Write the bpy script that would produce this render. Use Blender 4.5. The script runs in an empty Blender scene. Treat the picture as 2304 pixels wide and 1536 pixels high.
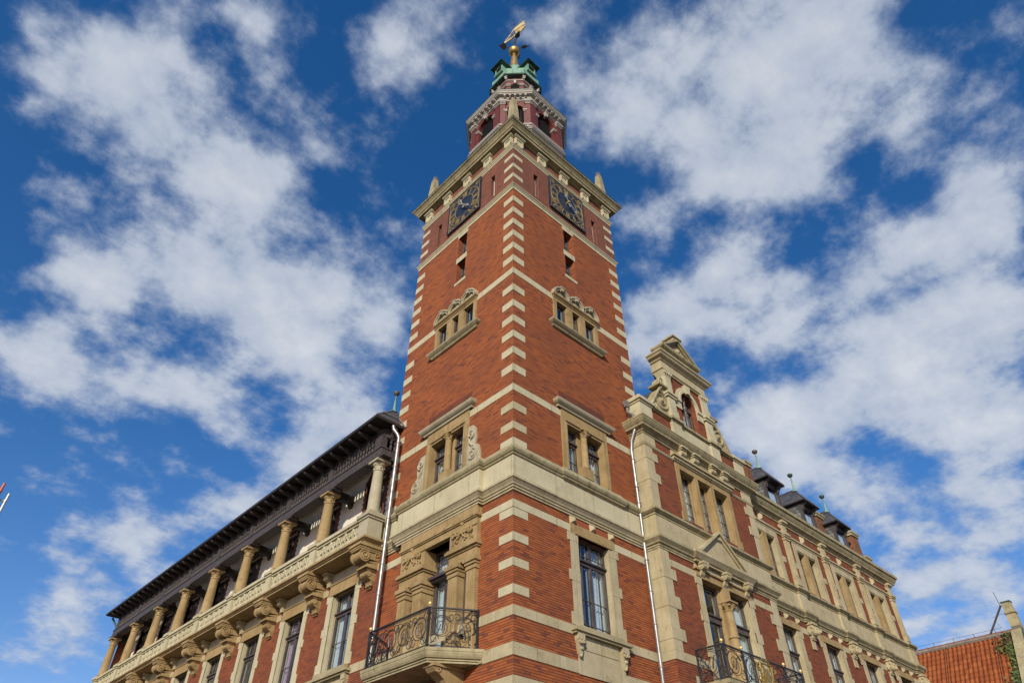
import bpy, bmesh, math, random
from mathutils import Vector, Matrix
random.seed(7)
PI = math.pi
S = bpy.context.scene
COL = S.collection

# ------------------------------------------------------------------ camera
cam_d = bpy.data.cameras.new('camera')
cam = bpy.data.objects.new('camera', cam_d)
COL.objects.link(cam)
yaw, pitch, roll = math.radians(42.9065), math.radians(41.1316), math.radians(0.0734)
fw = Vector((math.cos(pitch)*math.sin(yaw), math.cos(pitch)*math.cos(yaw), math.sin(pitch)))
rt = Vector((math.cos(yaw), -math.sin(yaw), 0))
up = rt.cross(fw)
r2 = rt*math.cos(roll) + up*math.sin(roll)
u2 = -rt*math.sin(roll) + up*math.cos(roll)
cam.matrix_world = Matrix(((r2.x, u2.x, -fw.x, -11.6907), (r2.y, u2.y, -fw.y, -12.5198), (r2.z, u2.z, -fw.z, 1.6), (0, 0, 0, 1)))
cam_d.sensor_width = 36.0
cam_d.lens = 1525.29/2304*36.0
cam_d.clip_start = 0.1
cam_d.clip_end = 5000
S.camera = cam

# ------------------------------------------------------------------ sun, sky, exposure
SUN_EL = math.radians(27)
SUN_POS = Vector((-0.81*math.cos(SUN_EL), -0.585*math.cos(SUN_EL), math.sin(SUN_EL))).normalized()
sun_d = bpy.data.lights.new('sun', 'SUN')
sun_d.energy = 5.0
sun_d.angle = math.radians(0.5)
sun_d.color = (1.0, 0.90, 0.74)
sun = bpy.data.objects.new('sun', sun_d)
COL.objects.link(sun)
sun.location = (-30, -25, 40)
sun.rotation_euler = (-SUN_POS).to_track_quat('-Z', 'Y').to_euler()
S.view_settings.view_transform = 'Standard'
S.view_settings.look = 'None'
S.view_settings.exposure = -0.1
S.view_settings.gamma = 1.0
S.view_settings.use_curve_mapping = False

world = bpy.data.worlds.new('World')
S.world = world
world.use_nodes = True
wt = world.node_tree
for n in list(wt.nodes):
    wt.nodes.remove(n)
def WN(t, **k):
    n = wt.nodes.new(t)
    for a, b in k.items():
        setattr(n, a, b)
    return n
WL = wt.links.new
def wmath(op, a, b=None, c=None, clamp=False):
    n = WN('ShaderNodeMath', operation=op, use_clamp=clamp)
    for i, v in enumerate((a, b, c)):
        if v is None: continue
        if isinstance(v, (int, float)): n.inputs[i].default_value = v
        else: WL(v, n.inputs[i])
    return n.outputs[0]
wout = WN('ShaderNodeOutputWorld')
wbg = WN('ShaderNodeBackground')
wbg.inputs['Strength'].default_value = 0.102
WL(wbg.outputs[0], wout.inputs[0])
sky = WN('ShaderNodeTexSky', sky_type='NISHITA')
sky.sun_disc = False
sky.sun_elevation = SUN_EL
sky.sun_rotation = math.atan2(SUN_POS.x, SUN_POS.y)
sky.altitude = 10
sky.air_density = 1.0
sky.dust_density = 0.4
sky.ozone_density = 2.0
wtc = WN('ShaderNodeTexCoord')
wsep = WN('ShaderNodeSeparateXYZ')
WL(wtc.outputs['Generated'], wsep.inputs[0])
wz = wmath('MAXIMUM', wsep.outputs[2], 0.06)
wx = wmath('DIVIDE', wsep.outputs[0], wz)
wy = wmath('DIVIDE', wsep.outputs[1], wz)
wpl = WN('ShaderNodeCombineXYZ')
WL(wx, wpl.inputs[0]); WL(wy, wpl.inputs[1])
# slow warp of the cloud deck so that cloud edges are ragged
wn1 = WN('ShaderNodeTexNoise'); wn1.inputs['Scale'].default_value = 5.0; wn1.inputs['Detail'].default_value = 3.0
WL(wpl.outputs[0], wn1.inputs['Vector'])
wv = WN('ShaderNodeVectorMath', operation='SUBTRACT'); wv.inputs[1].default_value = (0.5, 0.5, 0.5)
WL(wn1.outputs['Color'], wv.inputs[0])
wv2 = WN('ShaderNodeVectorMath', operation='SCALE'); wv2.inputs['Scale'].default_value = 0.07
WL(wv.outputs[0], wv2.inputs[0])
wwarp = WN('ShaderNodeVectorMath', operation='ADD')
WL(wpl.outputs[0], wwarp.inputs[0]); WL(wv2.outputs[0], wwarp.inputs[1])
# the cloud masses of that morning: (x, y) on the cloud deck, turn, half axes, thickness
CLOUDS = [(-0.081,0.766,1.667,0.163,0.107,0.9),(-0.022,0.868,2.232,0.117,0.098,0.55),(0.042,0.577,2.743,0.088,0.073,0.5),(0.076,0.64,1.864,0.053,0.04,0.3),(0.176,0.462,1.327,0.104,0.056,0.5),(0.225,0.398,0.935,0.071,0.039,0.35),(0.255,0.503,1.376,0.046,0.041,0.25),(-0.218,0.811,2.075,0.07,0.058,0.4),(-0.176,0.925,1.816,0.123,0.034,0.35),(0.162,0.805,1.401,0.13,0.086,0.6),(0.067,0.844,1.61,0.112,0.079,0.45),(0.202,0.694,3.099,0.07,0.055,0.3),(0.214,1.09,1.35,0.255,0.156,1.0),(0.357,1.137,1.217,0.225,0.155,0.7),(0.01,1.28,1.923,0.22,0.11,0.8),(0.001,1.548,1.992,0.18,0.106,0.6),(0.112,1.666,2.54,0.264,0.173,0.65),(0.323,1.518,2.286,0.177,0.152,0.6),(0.476,1.19,1.139,0.198,0.108,0.7),(0.508,0.921,1.003,0.162,0.083,0.75),(0.398,0.952,1.18,0.092,0.061,0.4),(0.48,1.555,1.745,0.145,0.107,0.4),(0.7,1.436,1.459,0.266,0.122,0.85),(0.685,1.669,1.385,0.191,0.087,0.6),(0.674,1.949,1.464,0.141,0.098,0.7),(0.586,1.065,1.059,0.096,0.06,0.3),(0.542,2.387,1.886,0.38,0.204,0.65),(0.575,2.868,1.563,0.352,0.209,0.4),(0.725,3.541,1.42,0.606,0.289,0.6),(0.691,4.297,1.446,0.532,0.226,0.2),(0.298,1.965,3.004,0.167,0.105,0.35),(0.625,0.137,2.123,0.192,0.134,0.85),(0.741,0.264,1.822,0.167,0.098,0.85),(0.642,0.027,2.66,0.138,0.088,0.6),(0.852,0.174,2.795,0.131,0.075,0.7),(0.528,0.279,0.504,0.102,0.076,0.5),(0.423,0.316,0.692,0.08,0.055,0.4),(0.325,0.323,2.407,0.072,0.053,0.4),(0.435,0.211,2.443,0.098,0.052,0.4),(0.367,0.529,2.31,0.045,0.034,0.4),(0.564,0.357,1.974,0.066,0.044,0.5),(0.85,0.001,2.971,0.144,0.069,0.35),(1.078,-0.024,3.001,0.142,0.08,0.85),(1.168,0.073,2.425,0.121,0.081,0.7),(1.238,-0.022,2.949,0.103,0.061,0.6),(0.789,-0.054,2.777,0.159,0.06,0.3),(0.936,0.417,2.243,0.104,0.076,0.7),(0.919,0.305,3.063,0.077,0.059,0.45),(1.019,0.52,3.076,0.158,0.129,0.75),(0.902,0.572,0.634,0.151,0.074,0.6),(1.051,0.654,0.499,0.098,0.07,0.6),(1.188,0.233,2.102,0.175,0.127,0.85),(1.063,0.332,2.722,0.086,0.06,0.5),(1.494,0.307,1.949,0.28,0.186,0.9),(1.496,0.074,0.235,0.263,0.099,0.7),(1.239,0.435,2.717,0.127,0.088,0.55),(1.622,0.517,2.138,0.282,0.2,0.75),(1.885,0.271,3.042,0.267,0.162,0.8),(1.46,0.668,2.893,0.151,0.115,0.6),(2.203,0.426,2.876,0.262,0.162,0.7),(1.987,0.665,2.966,0.26,0.127,0.7),(1.685,0.669,0.011,0.162,0.118,0.7),(2.61,0.453,0.144,0.357,0.172,0.7),(2.417,0.634,2.991,0.266,0.119,0.5),(2.925,0.849,0.105,0.321,0.19,0.6),(3.187,0.666,0.054,0.286,0.156,0.6),(3.517,0.926,2.828,0.332,0.204,0.6),(2.589,0.818,0.287,0.174,0.086,0.4),(1.263,0.592,0.14,0.115,0.088,0.4),(1.356,0.244,2.746,0.127,0.08,0.5),(1.356,0.13,0.179,0.14,0.072,0.5),(1.956,0.177,0.272,0.283,0.07,0.6),(2.823,0.708,2.873,0.283,0.178,0.5),(3.737,0.8,0.155,0.286,0.132,0.5),(3.961,1.033,2.858,0.296,0.181,0.4)]
acc = None
for (bx, by, ba, s1, s2, st) in CLOUDS:
    mp = WN('ShaderNodeMapping', vector_type='TEXTURE')
    mp.inputs['Location'].default_value = (bx, by, 0)
    mp.inputs['Rotation'].default_value = (0, 0, ba)
    mp.inputs['Scale'].default_value = (s1*1.8, s2*1.8, 1)
    WL(wwarp.outputs[0], mp.inputs[0])
    g = WN('ShaderNodeTexGradient', gradient_type='QUADRATIC_SPHERE')
    WL(mp.outputs[0], g.inputs[0])
    acc = wmath('MULTIPLY', g.outputs['Fac'], st) if acc is None else wmath('MULTIPLY_ADD', g.outputs['Fac'], st, acc)
# ripples of the deck, less foreshortened than the flat deck itself (the deck curves down to the horizon)
wz2 = wmath('ADD', wz, 0.30)
wpl2 = WN('ShaderNodeCombineXYZ')
WL(wmath('DIVIDE', wsep.outputs[0], wz2), wpl2.inputs[0]); WL(wmath('DIVIDE', wsep.outputs[1], wz2), wpl2.inputs[1])
wwarp2 = WN('ShaderNodeVectorMath', operation='ADD')
WL(wpl2.outputs[0], wwarp2.inputs[0]); WL(wv2.outputs[0], wwarp2.inputs[1])
wn2 = WN('ShaderNodeTexNoise'); wn2.inputs['Scale'].default_value = 9.0; wn2.inputs['Detail'].default_value = 7.0; wn2.inputs['Roughness'].default_value = 0.6
WL(wpl2.outputs[0], wn2.inputs['Vector'])
wn3 = WN('ShaderNodeTexNoise'); wn3.inputs['Scale'].default_value = 2.2; wn3.inputs['Detail'].default_value = 3.0
WL(wpl.outputs[0], wn3.inputs['Vector'])
dens = wmath('ADD', wmath('MULTIPLY', acc, 1.0), wmath('MULTIPLY', wmath('SUBTRACT', wn2.outputs['Fac'], 0.52), 1.9))
dens = wmath('ADD', dens, wmath('MULTIPLY', wmath('SUBTRACT', wn3.outputs['Fac'], 0.5), 0.25))
wmr = WN('ShaderNodeMapRange', interpolation_type='SMOOTHSTEP')
wmr.inputs['From Min'].default_value = 0.0; wmr.inputs['From Max'].default_value = 0.6
WL(dens, wmr.inputs['Value'])
wcl = WN('ShaderNodeMapRange')
wcl.inputs['From Min'].default_value = 0.42; wcl.inputs['From Max'].default_value = 1.12
WL(wmath('ADD', wmath('MULTIPLY', dens, 0.45), wmath('MULTIPLY', wn2.outputs['Fac'], 0.9)), wcl.inputs['Value'])
wcc = WN('ShaderNodeMixRGB')
wcc.inputs[1].default_value = (4.2, 5.0, 6.4, 1)
wcc.inputs[2].default_value = (7.6, 7.9, 8.4, 1)
WL(wcl.outputs[0], wcc.inputs[0])
whs = WN('ShaderNodeHueSaturation')
whs.inputs['Saturation'].default_value = 1.38
whs.inputs['Value'].default_value = 1.42
wtint = WN('ShaderNodeMixRGB', blend_type='MULTIPLY')
wtint.inputs[0].default_value = 1.0
wtint.inputs[2].default_value = (1.22, 0.93, 1.03, 1)
WL(sky.outputs[0], whs.inputs['Color']); WL(whs.outputs[0], wtint.inputs[1])
wmix = WN('ShaderNodeMixRGB')
wfac = wmath('MULTIPLY', wmr.outputs[0], 0.88)
WL(wfac, wmix.inputs[0]); WL(wtint.outputs[0], wmix.inputs[1]); WL(wcc.outputs[0], wmix.inputs[2])
WL(wmix.outputs[0], wbg.inputs['Color'])

# ------------------------------------------------------------------ materials
def newmat(name):
    m = bpy.data.materials.new(name)
    m.use_nodes = True
    nt = m.node_tree
    b = nt.nodes['Principled BSDF']
    return m, nt, b
class G:
    """small node helper"""
    def __init__(s, nt): s.nt = nt
    def n(s, t, **k):
        x = s.nt.nodes.new(t)
        for a, b in k.items(): setattr(x, a, b)
        return x
    def put(s, sock, v):
        if isinstance(v, (int, float)): sock.default_value = v
        elif isinstance(v, (tuple, list)): sock.default_value = tuple(v) + ((1,) if len(v) == 3 and len(sock.default_value) == 4 else ())
        else: s.nt.links.new(v, sock)
    def m(s, op, a, b=0.0, c=0.0, clamp=False):
        x = s.n('ShaderNodeMath', operation=op, use_clamp=clamp)
        for i, v in enumerate((a, b, c)): s.put(x.inputs[i], v)
        return x.outputs[0]
    def mix(s, f, a, b, mode='MIX'):
        x = s.n('ShaderNodeMixRGB', blend_type=mode)
        s.put(x.inputs[0], f); s.put(x.inputs[1], a); s.put(x.inputs[2], b)
        return x.outputs[0]
    def noise(s, vec, scale, detail=3.0, rough=0.5):
        x = s.n('ShaderNodeTexNoise')
        x.inputs['Scale'].default_value = scale; x.inputs['Detail'].default_value = detail; x.inputs['Roughness'].default_value = rough
        if vec is not None: s.nt.links.new(vec, x.inputs['Vector'])
        return x.outputs['Fac']
    def ramp(s, v, a, b, lo=0.0, hi=1.0):
        x = s.n('ShaderNodeMapRange', interpolation_type='SMOOTHSTEP')
        s.put(x.inputs['Value'], v)
        x.inputs['From Min'].default_value = a; x.inputs['From Max'].default_value = b
        x.inputs['To Min'].default_value = lo; x.inputs['To Max'].default_value = hi
        return x.outputs[0]
    def scale(s, vec, v):
        x = s.n('ShaderNodeVectorMath', operation='MULTIPLY')
        s.nt.links.new(vec, x.inputs[0]); x.inputs[1].default_value = v
        return x.outputs[0]
def wallcoords(g):
    """running length along the wall and height, from position and true normal"""
    geo = g.n('ShaderNodeNewGeometry')
    p = g.n('ShaderNodeSeparateXYZ'); g.nt.links.new(geo.outputs['Position'], p.inputs[0])
    q = g.n('ShaderNodeSeparateXYZ'); g.nt.links.new(geo.outputs['True Normal'], q.inputs[0])
    ax = g.m('ABSOLUTE', q.outputs[0]); ay = g.m('ABSOLUTE', q.outputs[1])
    side = g.m('GREATER_THAN', ax, ay)
    u = g.m('ADD', g.m('MULTIPLY', p.outputs[0], g.m('SUBTRACT', 1.0, side)), g.m('MULTIPLY', p.outputs[1], side))
    return geo, u, p.outputs[2]
def brick(name, cA, cB, cC, joint, row=0.0674, wid=0.235, dark=0.5, jointfac=0.75, white=0.0):
    m, nt, b = newmat(name); g = G(nt)
    geo, u, v = wallcoords(g)
    r = g.m('DIVIDE', v, row)
    ri = g.m('FLOOR', r); rf = g.m('FRACT', r)
    par = g.m('MULTIPLY', g.m('MODULO', ri, 2.0), 0.5)
    c = g.m('ADD', g.m('DIVIDE', u, wid), par)
    ci = g.m('FLOOR', c); cf = g.m('FRACT', c)
    cell = g.n('ShaderNodeCombineXYZ'); g.put(cell.inputs[0], ci); g.put(cell.inputs[1], ri)
    wn = g.n('ShaderNodeTexWhiteNoise', noise_dimensions='2D'); nt.links.new(cell.outputs[0], wn.inputs['Vector'])
    rnd = wn.outputs['Value']
    col = g.mix(g.ramp(rnd, 0.1, 0.75), cA, cB)
    col = g.mix(g.ramp(rnd, 0.88, 0.93), col, cC)
    big = g.noise(geo.outputs['Position'], 0.7, 4.0, 0.6)
    col = g.mix(g.ramp(big, 0.35, 0.7, 0.0, 0.45), col, cC)
    fine = g.noise(geo.outputs['Position'], 14.0, 3.0, 0.6)
    col = g.mix(g.ramp(fine, 0.3, 0.75, 0.0, 0.35), col, g.mix(0.4, cA, (0.36, 0.16, 0.07)))
    hj = g.m('ADD', g.m('LESS_THAN', rf, 0.20), g.m('GREATER_THAN', rf, 0.97), clamp=True)
    vj = g.m('MULTIPLY', g.m('LESS_THAN', cf, 0.05), jointfac)
    col = g.mix(g.m('MULTIPLY', hj, dark), col, joint)
    col = g.mix(g.m('MULTIPLY', vj, 0.55), col, g.mix(0.5, joint, (0.25, 0.18, 0.12)))
    if white > 0:
        col = g.mix(g.m('MULTIPLY', g.m('LESS_THAN', cf, 0.09), white), col, (0.45, 0.38, 0.32))
        eff = g.noise(geo.outputs['Position'], 2.2, 5.0, 0.65)
        col = g.mix(g.ramp(eff, 0.66, 0.8, 0.0, 0.5), col, (0.5, 0.42, 0.36))
    nt.links.new(col, b.inputs['Base Color'])
    b.inputs['Roughness'].default_value = 0.85
    b.inputs['Specular IOR Level'].default_value = 0.25
    bp = g.n('ShaderNodeBump'); bp.inputs['Strength'].default_value = 0.35; bp.inputs['Distance'].default_value = 0.01
    g.put(bp.inputs['Height'], g.m('SUBTRACT', 1.0, g.m('MAXIMUM', hj, vj)))
    nt.links.new(bp.outputs[0], b.inputs['Normal'])
    return m
def stone(name, cA, cB, stain, stain_amt=0.5, rough=0.85, streak=0.4, joints=0.0):
    m, nt, b = newmat(name); g = G(nt)
    geo, u, v = wallcoords(g)
    P = geo.outputs['Position']
    col = g.mix(g.ramp(g.noise(P, 1.6, 4.0, 0.6), 0.3, 0.7), cA, cB)
    col = g.mix(g.ramp(g.noise(P, 22.0, 2.0, 0.5), 0.25, 0.8, 0.0, 0.25), col, g.mix(0.6, cA, (0.2, 0.17, 0.1)))
    # rain streaks and lichen
    st = g.noise(g.scale(P, (7.0, 7.0, 0.55)), 1.0, 4.0, 0.6)
    col = g.mix(g.ramp(st, 0.5, 0.78, 0.0, streak), col, stain)
    li = g.noise(P, 3.1, 6.0, 0.68)
    col = g.mix(g.ramp(li, 0.54, 0.72, 0.0, stain_amt), col, stain)
    pit = g.noise(P, 9.0, 5.0, 0.7)
    col = g.mix(g.ramp(pit, 0.62, 0.74, 0.0, stain_amt), col, g.mix(0.5, stain, (0.05, 0.05, 0.04)))
    if joints > 0:
        cf = g.m('FRACT', g.m('DIVIDE', u, joints))
        ci = g.m('FLOOR', g.m('DIVIDE', u, joints))
        wn = g.n('ShaderNodeTexWhiteNoise', noise_dimensions='1D'); g.put(wn.inputs['W'], ci)
        col = g.mix(g.ramp(wn.outputs['Value'], 0.0, 1.0, 0.0, 0.22), col, g.mix(0.5, cB, (0.62, 0.58, 0.46)))
        col = g.mix(g.m('MULTIPLY', g.m('LESS_THAN', cf, 0.018), 0.55), col, stain)
    nt.links.new(col, b.inputs['Base Color'])
    b.inputs['Roughness'].default_value = rough
    b.inputs['Specular IOR Level'].default_value = 0.25
    bp = g.n('ShaderNodeBump'); bp.inputs['Strength'].default_value = 0.3; bp.inputs['Distance'].default_value = 0.02
    g.put(bp.inputs['Height'], pit)
    nt.links.new(bp.outputs[0], b.inputs['Normal'])
    return m
def plain(name, c1, c2, rough=0.6, metal=0.0, scale=3.0, spec=0.4, streak=0.0, bump=0.0):
    m, nt, b = newmat(name); g = G(nt)
    geo = g.n('ShaderNodeNewGeometry'); P = geo.outputs['Position']
    vec = g.scale(P, (6.0, 6.0, 0.8)) if streak else P
    f = g.noise(vec, scale, 4.0, 0.6)
    nt.links.new(g.mix(g.ramp(f, 0.35, 0.7), c1, c2), b.inputs['Base Color'])
    b.inputs['Roughness'].default_value = rough
    b.inputs['Metallic'].default_value = metal
    b.inputs['Specular IOR Level'].default_value = spec
    if bump:
        bp = g.n('ShaderNodeBump'); bp.inputs['Strength'].default_value = bump; bp.inputs['Distance'].default_value = 0.02
        g.put(bp.inputs['Height'], f); nt.links.new(bp.outputs[0], b.inputs['Normal'])
    return m
def rows(name, c1, c2, cj, row, wid, rough=0.6, spec=0.4, scallop=False):
    """slates or scallops in courses, using wall-like coordinates"""
    m, nt, b = newmat(name); g = G(nt)
    geo, u, v = wallcoords(g)
    r = g.m('DIVIDE', v, row); ri = g.m('FLOOR', r); rf = g.m('FRACT', r)
    c = g.m('ADD', g.m('DIVIDE', u, wid), g.m('MULTIPLY', g.m('MODULO', ri, 2.0), 0.5))
    ci = g.m('FLOOR', c); cf = g.m('FRACT', c)
    cell = g.n('ShaderNodeCombineXYZ'); g.put(cell.inputs[0], ci); g.put(cell.inputs[1], ri)
    wn = g.n('ShaderNodeTexWhiteNoise', noise_dimensions='2D'); nt.links.new(cell.outputs[0], wn.inputs['Vector'])
    col = g.mix(wn.outputs['Value'], c1, c2)
    if scallop:
        dx = g.m('SUBTRACT', cf, 0.5)
        edge = g.m('LESS_THAN', rf, g.m('ADD', g.m('MULTIPLY', g.m('MULTIPLY', dx, dx), 2.6), 0.1))
    else:
        edge = g.m('MAXIMUM', g.m('LESS_THAN', rf, 0.14), g.m('LESS_THAN', cf, 0.05))
    col = g.mix(g.m('MULTIPLY', edge, 0.75), col, cj)
    big = g.noise(geo.outputs['Position'], 1.5, 4.0, 0.6)
    col = g.mix(g.ramp(big, 0.45, 0.75, 0.0, 0.5), col, g.mix(0.5, c2, (0.14, 0.13, 0.07)))
    nt.links.new(col, b.inputs['Base Color'])
    b.inputs['Roughness'].default_value = rough
    b.inputs['Specular IOR Level'].default_value = spec
    return m
def glassmat():
    m = bpy.data.materials.new('window_glass'); m.use_nodes = True
    nt = m.node_tree
    for n in list(nt.nodes): nt.nodes.remove(n)
    g = G(nt)
    out = g.n('ShaderNodeOutputMaterial'); mx = g.n('ShaderNodeMixShader')
    tr = g.n('ShaderNodeBsdfTransparent'); tr.inputs[0].default_value = (0.78, 0.83, 0.85, 1)
    gl = g.n('ShaderNodeBsdfGlossy'); gl.inputs['Roughness'].default_value = 0.01; gl.inputs[0].default_value = (0.95, 0.97, 1, 1)
    geo = g.n('ShaderNodeNewGeometry')
    bp = g.n('ShaderNodeBump'); bp.inputs['Strength'].default_value = 0.06; bp.inputs['Distance'].default_value = 0.05
    g.put(bp.inputs['Height'], g.noise(geo.outputs['Position'], 1.7, 1.0)); nt.links.new(bp.outputs[0], gl.inputs['Normal'])
    dt = g.n('ShaderNodeVectorMath', operation='DOT_PRODUCT'); nt.links.new(geo.outputs['Incoming'], dt.inputs[0]); nt.links.new(geo.outputs['Normal'], dt.inputs[1])
    sch = g.m('POWER', g.m('SUBTRACT', 1.0, g.m('ABSOLUTE', dt.outputs['Value']), clamp=True), 5.0)
    g.put(mx.inputs[0], g.m('ADD', g.m('MULTIPLY', sch, 0.9), 0.08, clamp=True))
    nt.links.new(tr.outputs[0], mx.inputs[1]); nt.links.new(gl.outputs[0], mx.inputs[2]); nt.links.new(mx.outputs[0], out.inputs[0])
    return m

M = {}
M['brick'] = brick('brick_orange', (0.258, 0.071, 0.023), (0.361, 0.105, 0.029), (0.146, 0.045, 0.028), (0.034, 0.017, 0.011), dark=0.9)
M['brick_top'] = brick('brick_purple_red', (0.146, 0.046, 0.029), (0.215, 0.067, 0.034), (0.077, 0.031, 0.026), (0.060, 0.031, 0.022), dark=0.5, white=0.35)
M['brick_wing'] = brick('brick_red', (0.198, 0.053, 0.023), (0.271, 0.077, 0.028), (0.120, 0.043, 0.029), (0.031, 0.015, 0.011), dark=0.9)
M['brick_dark'] = brick('brick_blue_brown', (0.112, 0.034, 0.021), (0.163, 0.047, 0.024), (0.069, 0.028, 0.022), (0.043, 0.021, 0.015), dark=0.6)
M['brick_arch'] = brick('brick_rubbed', (0.258, 0.065, 0.028), (0.292, 0.077, 0.031), (0.215, 0.057, 0.029), (0.103, 0.043, 0.026), dark=0.3, jointfac=0.5)
M['brick_chim'] = brick('brick_chimney', (0.172, 0.073, 0.036), (0.241, 0.103, 0.047), (0.120, 0.060, 0.034), (0.060, 0.039, 0.026), row=0.075, dark=0.8)
M['stone'] = stone('pale_sandstone', (0.414, 0.378, 0.238), (0.493, 0.458, 0.304), (0.176, 0.163, 0.088), 0.35, streak=0.3, joints=1.7)
M['stone_old'] = stone('weathered_sandstone', (0.343, 0.295, 0.167), (0.440, 0.387, 0.242), (0.132, 0.119, 0.066), 0.5, streak=0.4, joints=0.8)
M['stone_ochre'] = stone('ochre_sandstone', (0.273, 0.189, 0.081), (0.361, 0.264, 0.128), (0.106, 0.070, 0.032), 0.5, streak=0.5)
M['stone_grey'] = stone('grey_limestone', (0.33, 0.30, 0.20), (0.41, 0.38, 0.27), (0.14, 0.125, 0.08), 0.35, streak=0.3)
M['stone_dirty'] = stone('moss_stained_sandstone', (0.273, 0.238, 0.132), (0.387, 0.343, 0.207), (0.079, 0.077, 0.042), 0.65, streak=0.6)
M['plaster'] = plain('white_plaster', (0.666, 0.639, 0.540), (0.720, 0.702, 0.612), 0.9, scale=1.5, spec=0.2)
M['red_wood'] = plain('oxblood_paint', (0.105, 0.026, 0.020), (0.150, 0.038, 0.027), 0.5, scale=2.0, streak=1)
M['white_wood'] = plain('white_paint', (0.34, 0.325, 0.28), (0.46, 0.44, 0.39), 0.55, scale=2.5, streak=1)
M['timber'] = plain('grey_brown_timber', (0.048, 0.041, 0.040), (0.078, 0.067, 0.064), 0.6, scale=2.5, streak=1)
M['timber_dark'] = plain('black_brown_timber', (0.018, 0.016, 0.016), (0.034, 0.029, 0.027), 0.6, scale=2.5)
M['frame'] = plain('brown_window_paint', (0.055, 0.042, 0.040), (0.085, 0.066, 0.062), 0.45)
M['inner_frame'] = plain('cream_sash_paint', (0.55, 0.54, 0.48), (0.66, 0.65, 0.60), 0.5)
M['glass'] = glassmat()
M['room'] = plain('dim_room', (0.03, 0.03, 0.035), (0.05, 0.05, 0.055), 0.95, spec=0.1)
M['curtain'] = plain('white_curtain', (0.78, 0.80, 0.82), (0.84, 0.86, 0.88), 0.95, scale=6.0, spec=0.1)
M['curtain_teal'] = plain('pale_teal_curtain', (0.35, 0.60, 0.58), (0.45, 0.68, 0.66), 0.95, spec=0.1)
M['curtain_pink'] = plain('lilac_curtain', (0.62, 0.36, 0.55), (0.7, 0.45, 0.62), 0.95, spec=0.1)
M['iron'] = plain('black_wrought_iron', (0.016, 0.015, 0.016), (0.034, 0.032, 0.033), 0.5, spec=0.5)
M['iron_light'] = plain('grey_iron', (0.06, 0.056, 0.056), (0.09, 0.085, 0.084), 0.5)
M['gold'] = plain('gilding', (0.85, 0.60, 0.20), (0.95, 0.74, 0.32), 0.4, 0.45)
M['gold_dull'] = plain('tarnished_gilding', (0.36, 0.24, 0.07), (0.50, 0.36, 0.13), 0.42, 0.7, scale=2.0, streak=1)
M['gold_paint'] = plain('gold_paint', (0.34, 0.25, 0.09), (0.42, 0.315, 0.125), 0.5, 0.15)
M['silver'] = plain('pale_metal', (0.40, 0.41, 0.38), (0.5, 0.5, 0.47), 0.4, 0.4)
M['copper'] = stone('verdigris_copper', (0.13, 0.30, 0.215), (0.24, 0.41, 0.315), (0.035, 0.060, 0.045), 0.35, 0.6, streak=0.75)
M['finial_ball'] = plain('brown_bronze', (0.075, 0.055, 0.045), (0.12, 0.10, 0.08), 0.5)
M['copper_dark'] = plain('dark_patina', (0.025, 0.055, 0.042), (0.05, 0.12, 0.09), 0.6, scale=3.0)
M['lead'] = plain('grey_lead', (0.06, 0.065, 0.07), (0.10, 0.105, 0.11), 0.55, scale=2.0)
M['zinc'] = plain('galvanised_pipe', (0.22, 0.22, 0.21), (0.32, 0.32, 0.31), 0.36, 0.5, scale=4.0)
M['slate'] = rows('slate_roof', (0.045, 0.047, 0.055), (0.085, 0.085, 0.095), (0.02, 0.02, 0.022), 0.19, 0.24)
M['slate_scale'] = rows('scalloped_slate', (0.05, 0.055, 0.055), (0.22, 0.23, 0.22), (0.025, 0.028, 0.026), 0.17, 0.17, scallop=True)
M['dial'] = plain('blue_black_dial', (0.012, 0.017, 0.030), (0.030, 0.040, 0.062), 0.45, scale=2.5)
M['ground'] = plain('paving', (0.055, 0.048, 0.042), (0.09, 0.08, 0.07), 0.9, scale=0.6)  # paving darkened overall, its colour stands for a street in shade
M['mortar'] = plain('ridge_mortar', (0.16, 0.14, 0.11), (0.24, 0.21, 0.17), 0.95, scale=5)
M['void_dark'] = plain('bell_void_shade', (0.004, 0.004, 0.005), (0.008, 0.007, 0.007), 1.0, spec=0.0)  # near-black colour standing for shade inside the bell openings
M['scaf_grey'] = plain('scaffold_tube', (0.42, 0.43, 0.40), (0.52, 0.53, 0.5), 0.45, 0.5)
M['scaf_red'] = plain('red_painted_tube', (0.40, 0.09, 0.06), (0.48, 0.14, 0.10), 0.5)
M['stone_shadow'] = stone('shade_dark_sandstone', (0.11, 0.098, 0.062), (0.16, 0.145, 0.095), (0.05, 0.046, 0.03), 0.5, streak=0.4)  # sandstone darkened so that its colour stands for shade
M['ivy'] = plain('ivy_leaf', (0.05, 0.085, 0.018), (0.13, 0.16, 0.035), 0.6, scale=6)
M['ivy_dark'] = plain('ivy_leaf_dark', (0.05, 0.03, 0.015), (0.10, 0.07, 0.02), 0.6, scale=6)
def tilemat():
    m, nt, b = newmat('clay_pantile'); g = G(nt)
    geo = g.n('ShaderNodeNewGeometry'); P = geo.outputs['Position']
    obj = g.n('ShaderNodeAttribute', attribute_name='tint')
    col = g.mix(obj.outputs['Fac'], (0.20, 0.052, 0.016), (0.30, 0.090, 0.025))
    col = g.mix(g.ramp(g.noise(P, 5.0, 4.0, 0.65), 0.55, 0.75, 0.0, 0.55), col, (0.13, 0.06, 0.03))
    nt.links.new(col, b.inputs['Base Color']); b.inputs['Roughness'].default_value = 0.8; b.inputs['Specular IOR Level'].default_value = 0.25
    return m
M['tile'] = tilemat()

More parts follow.
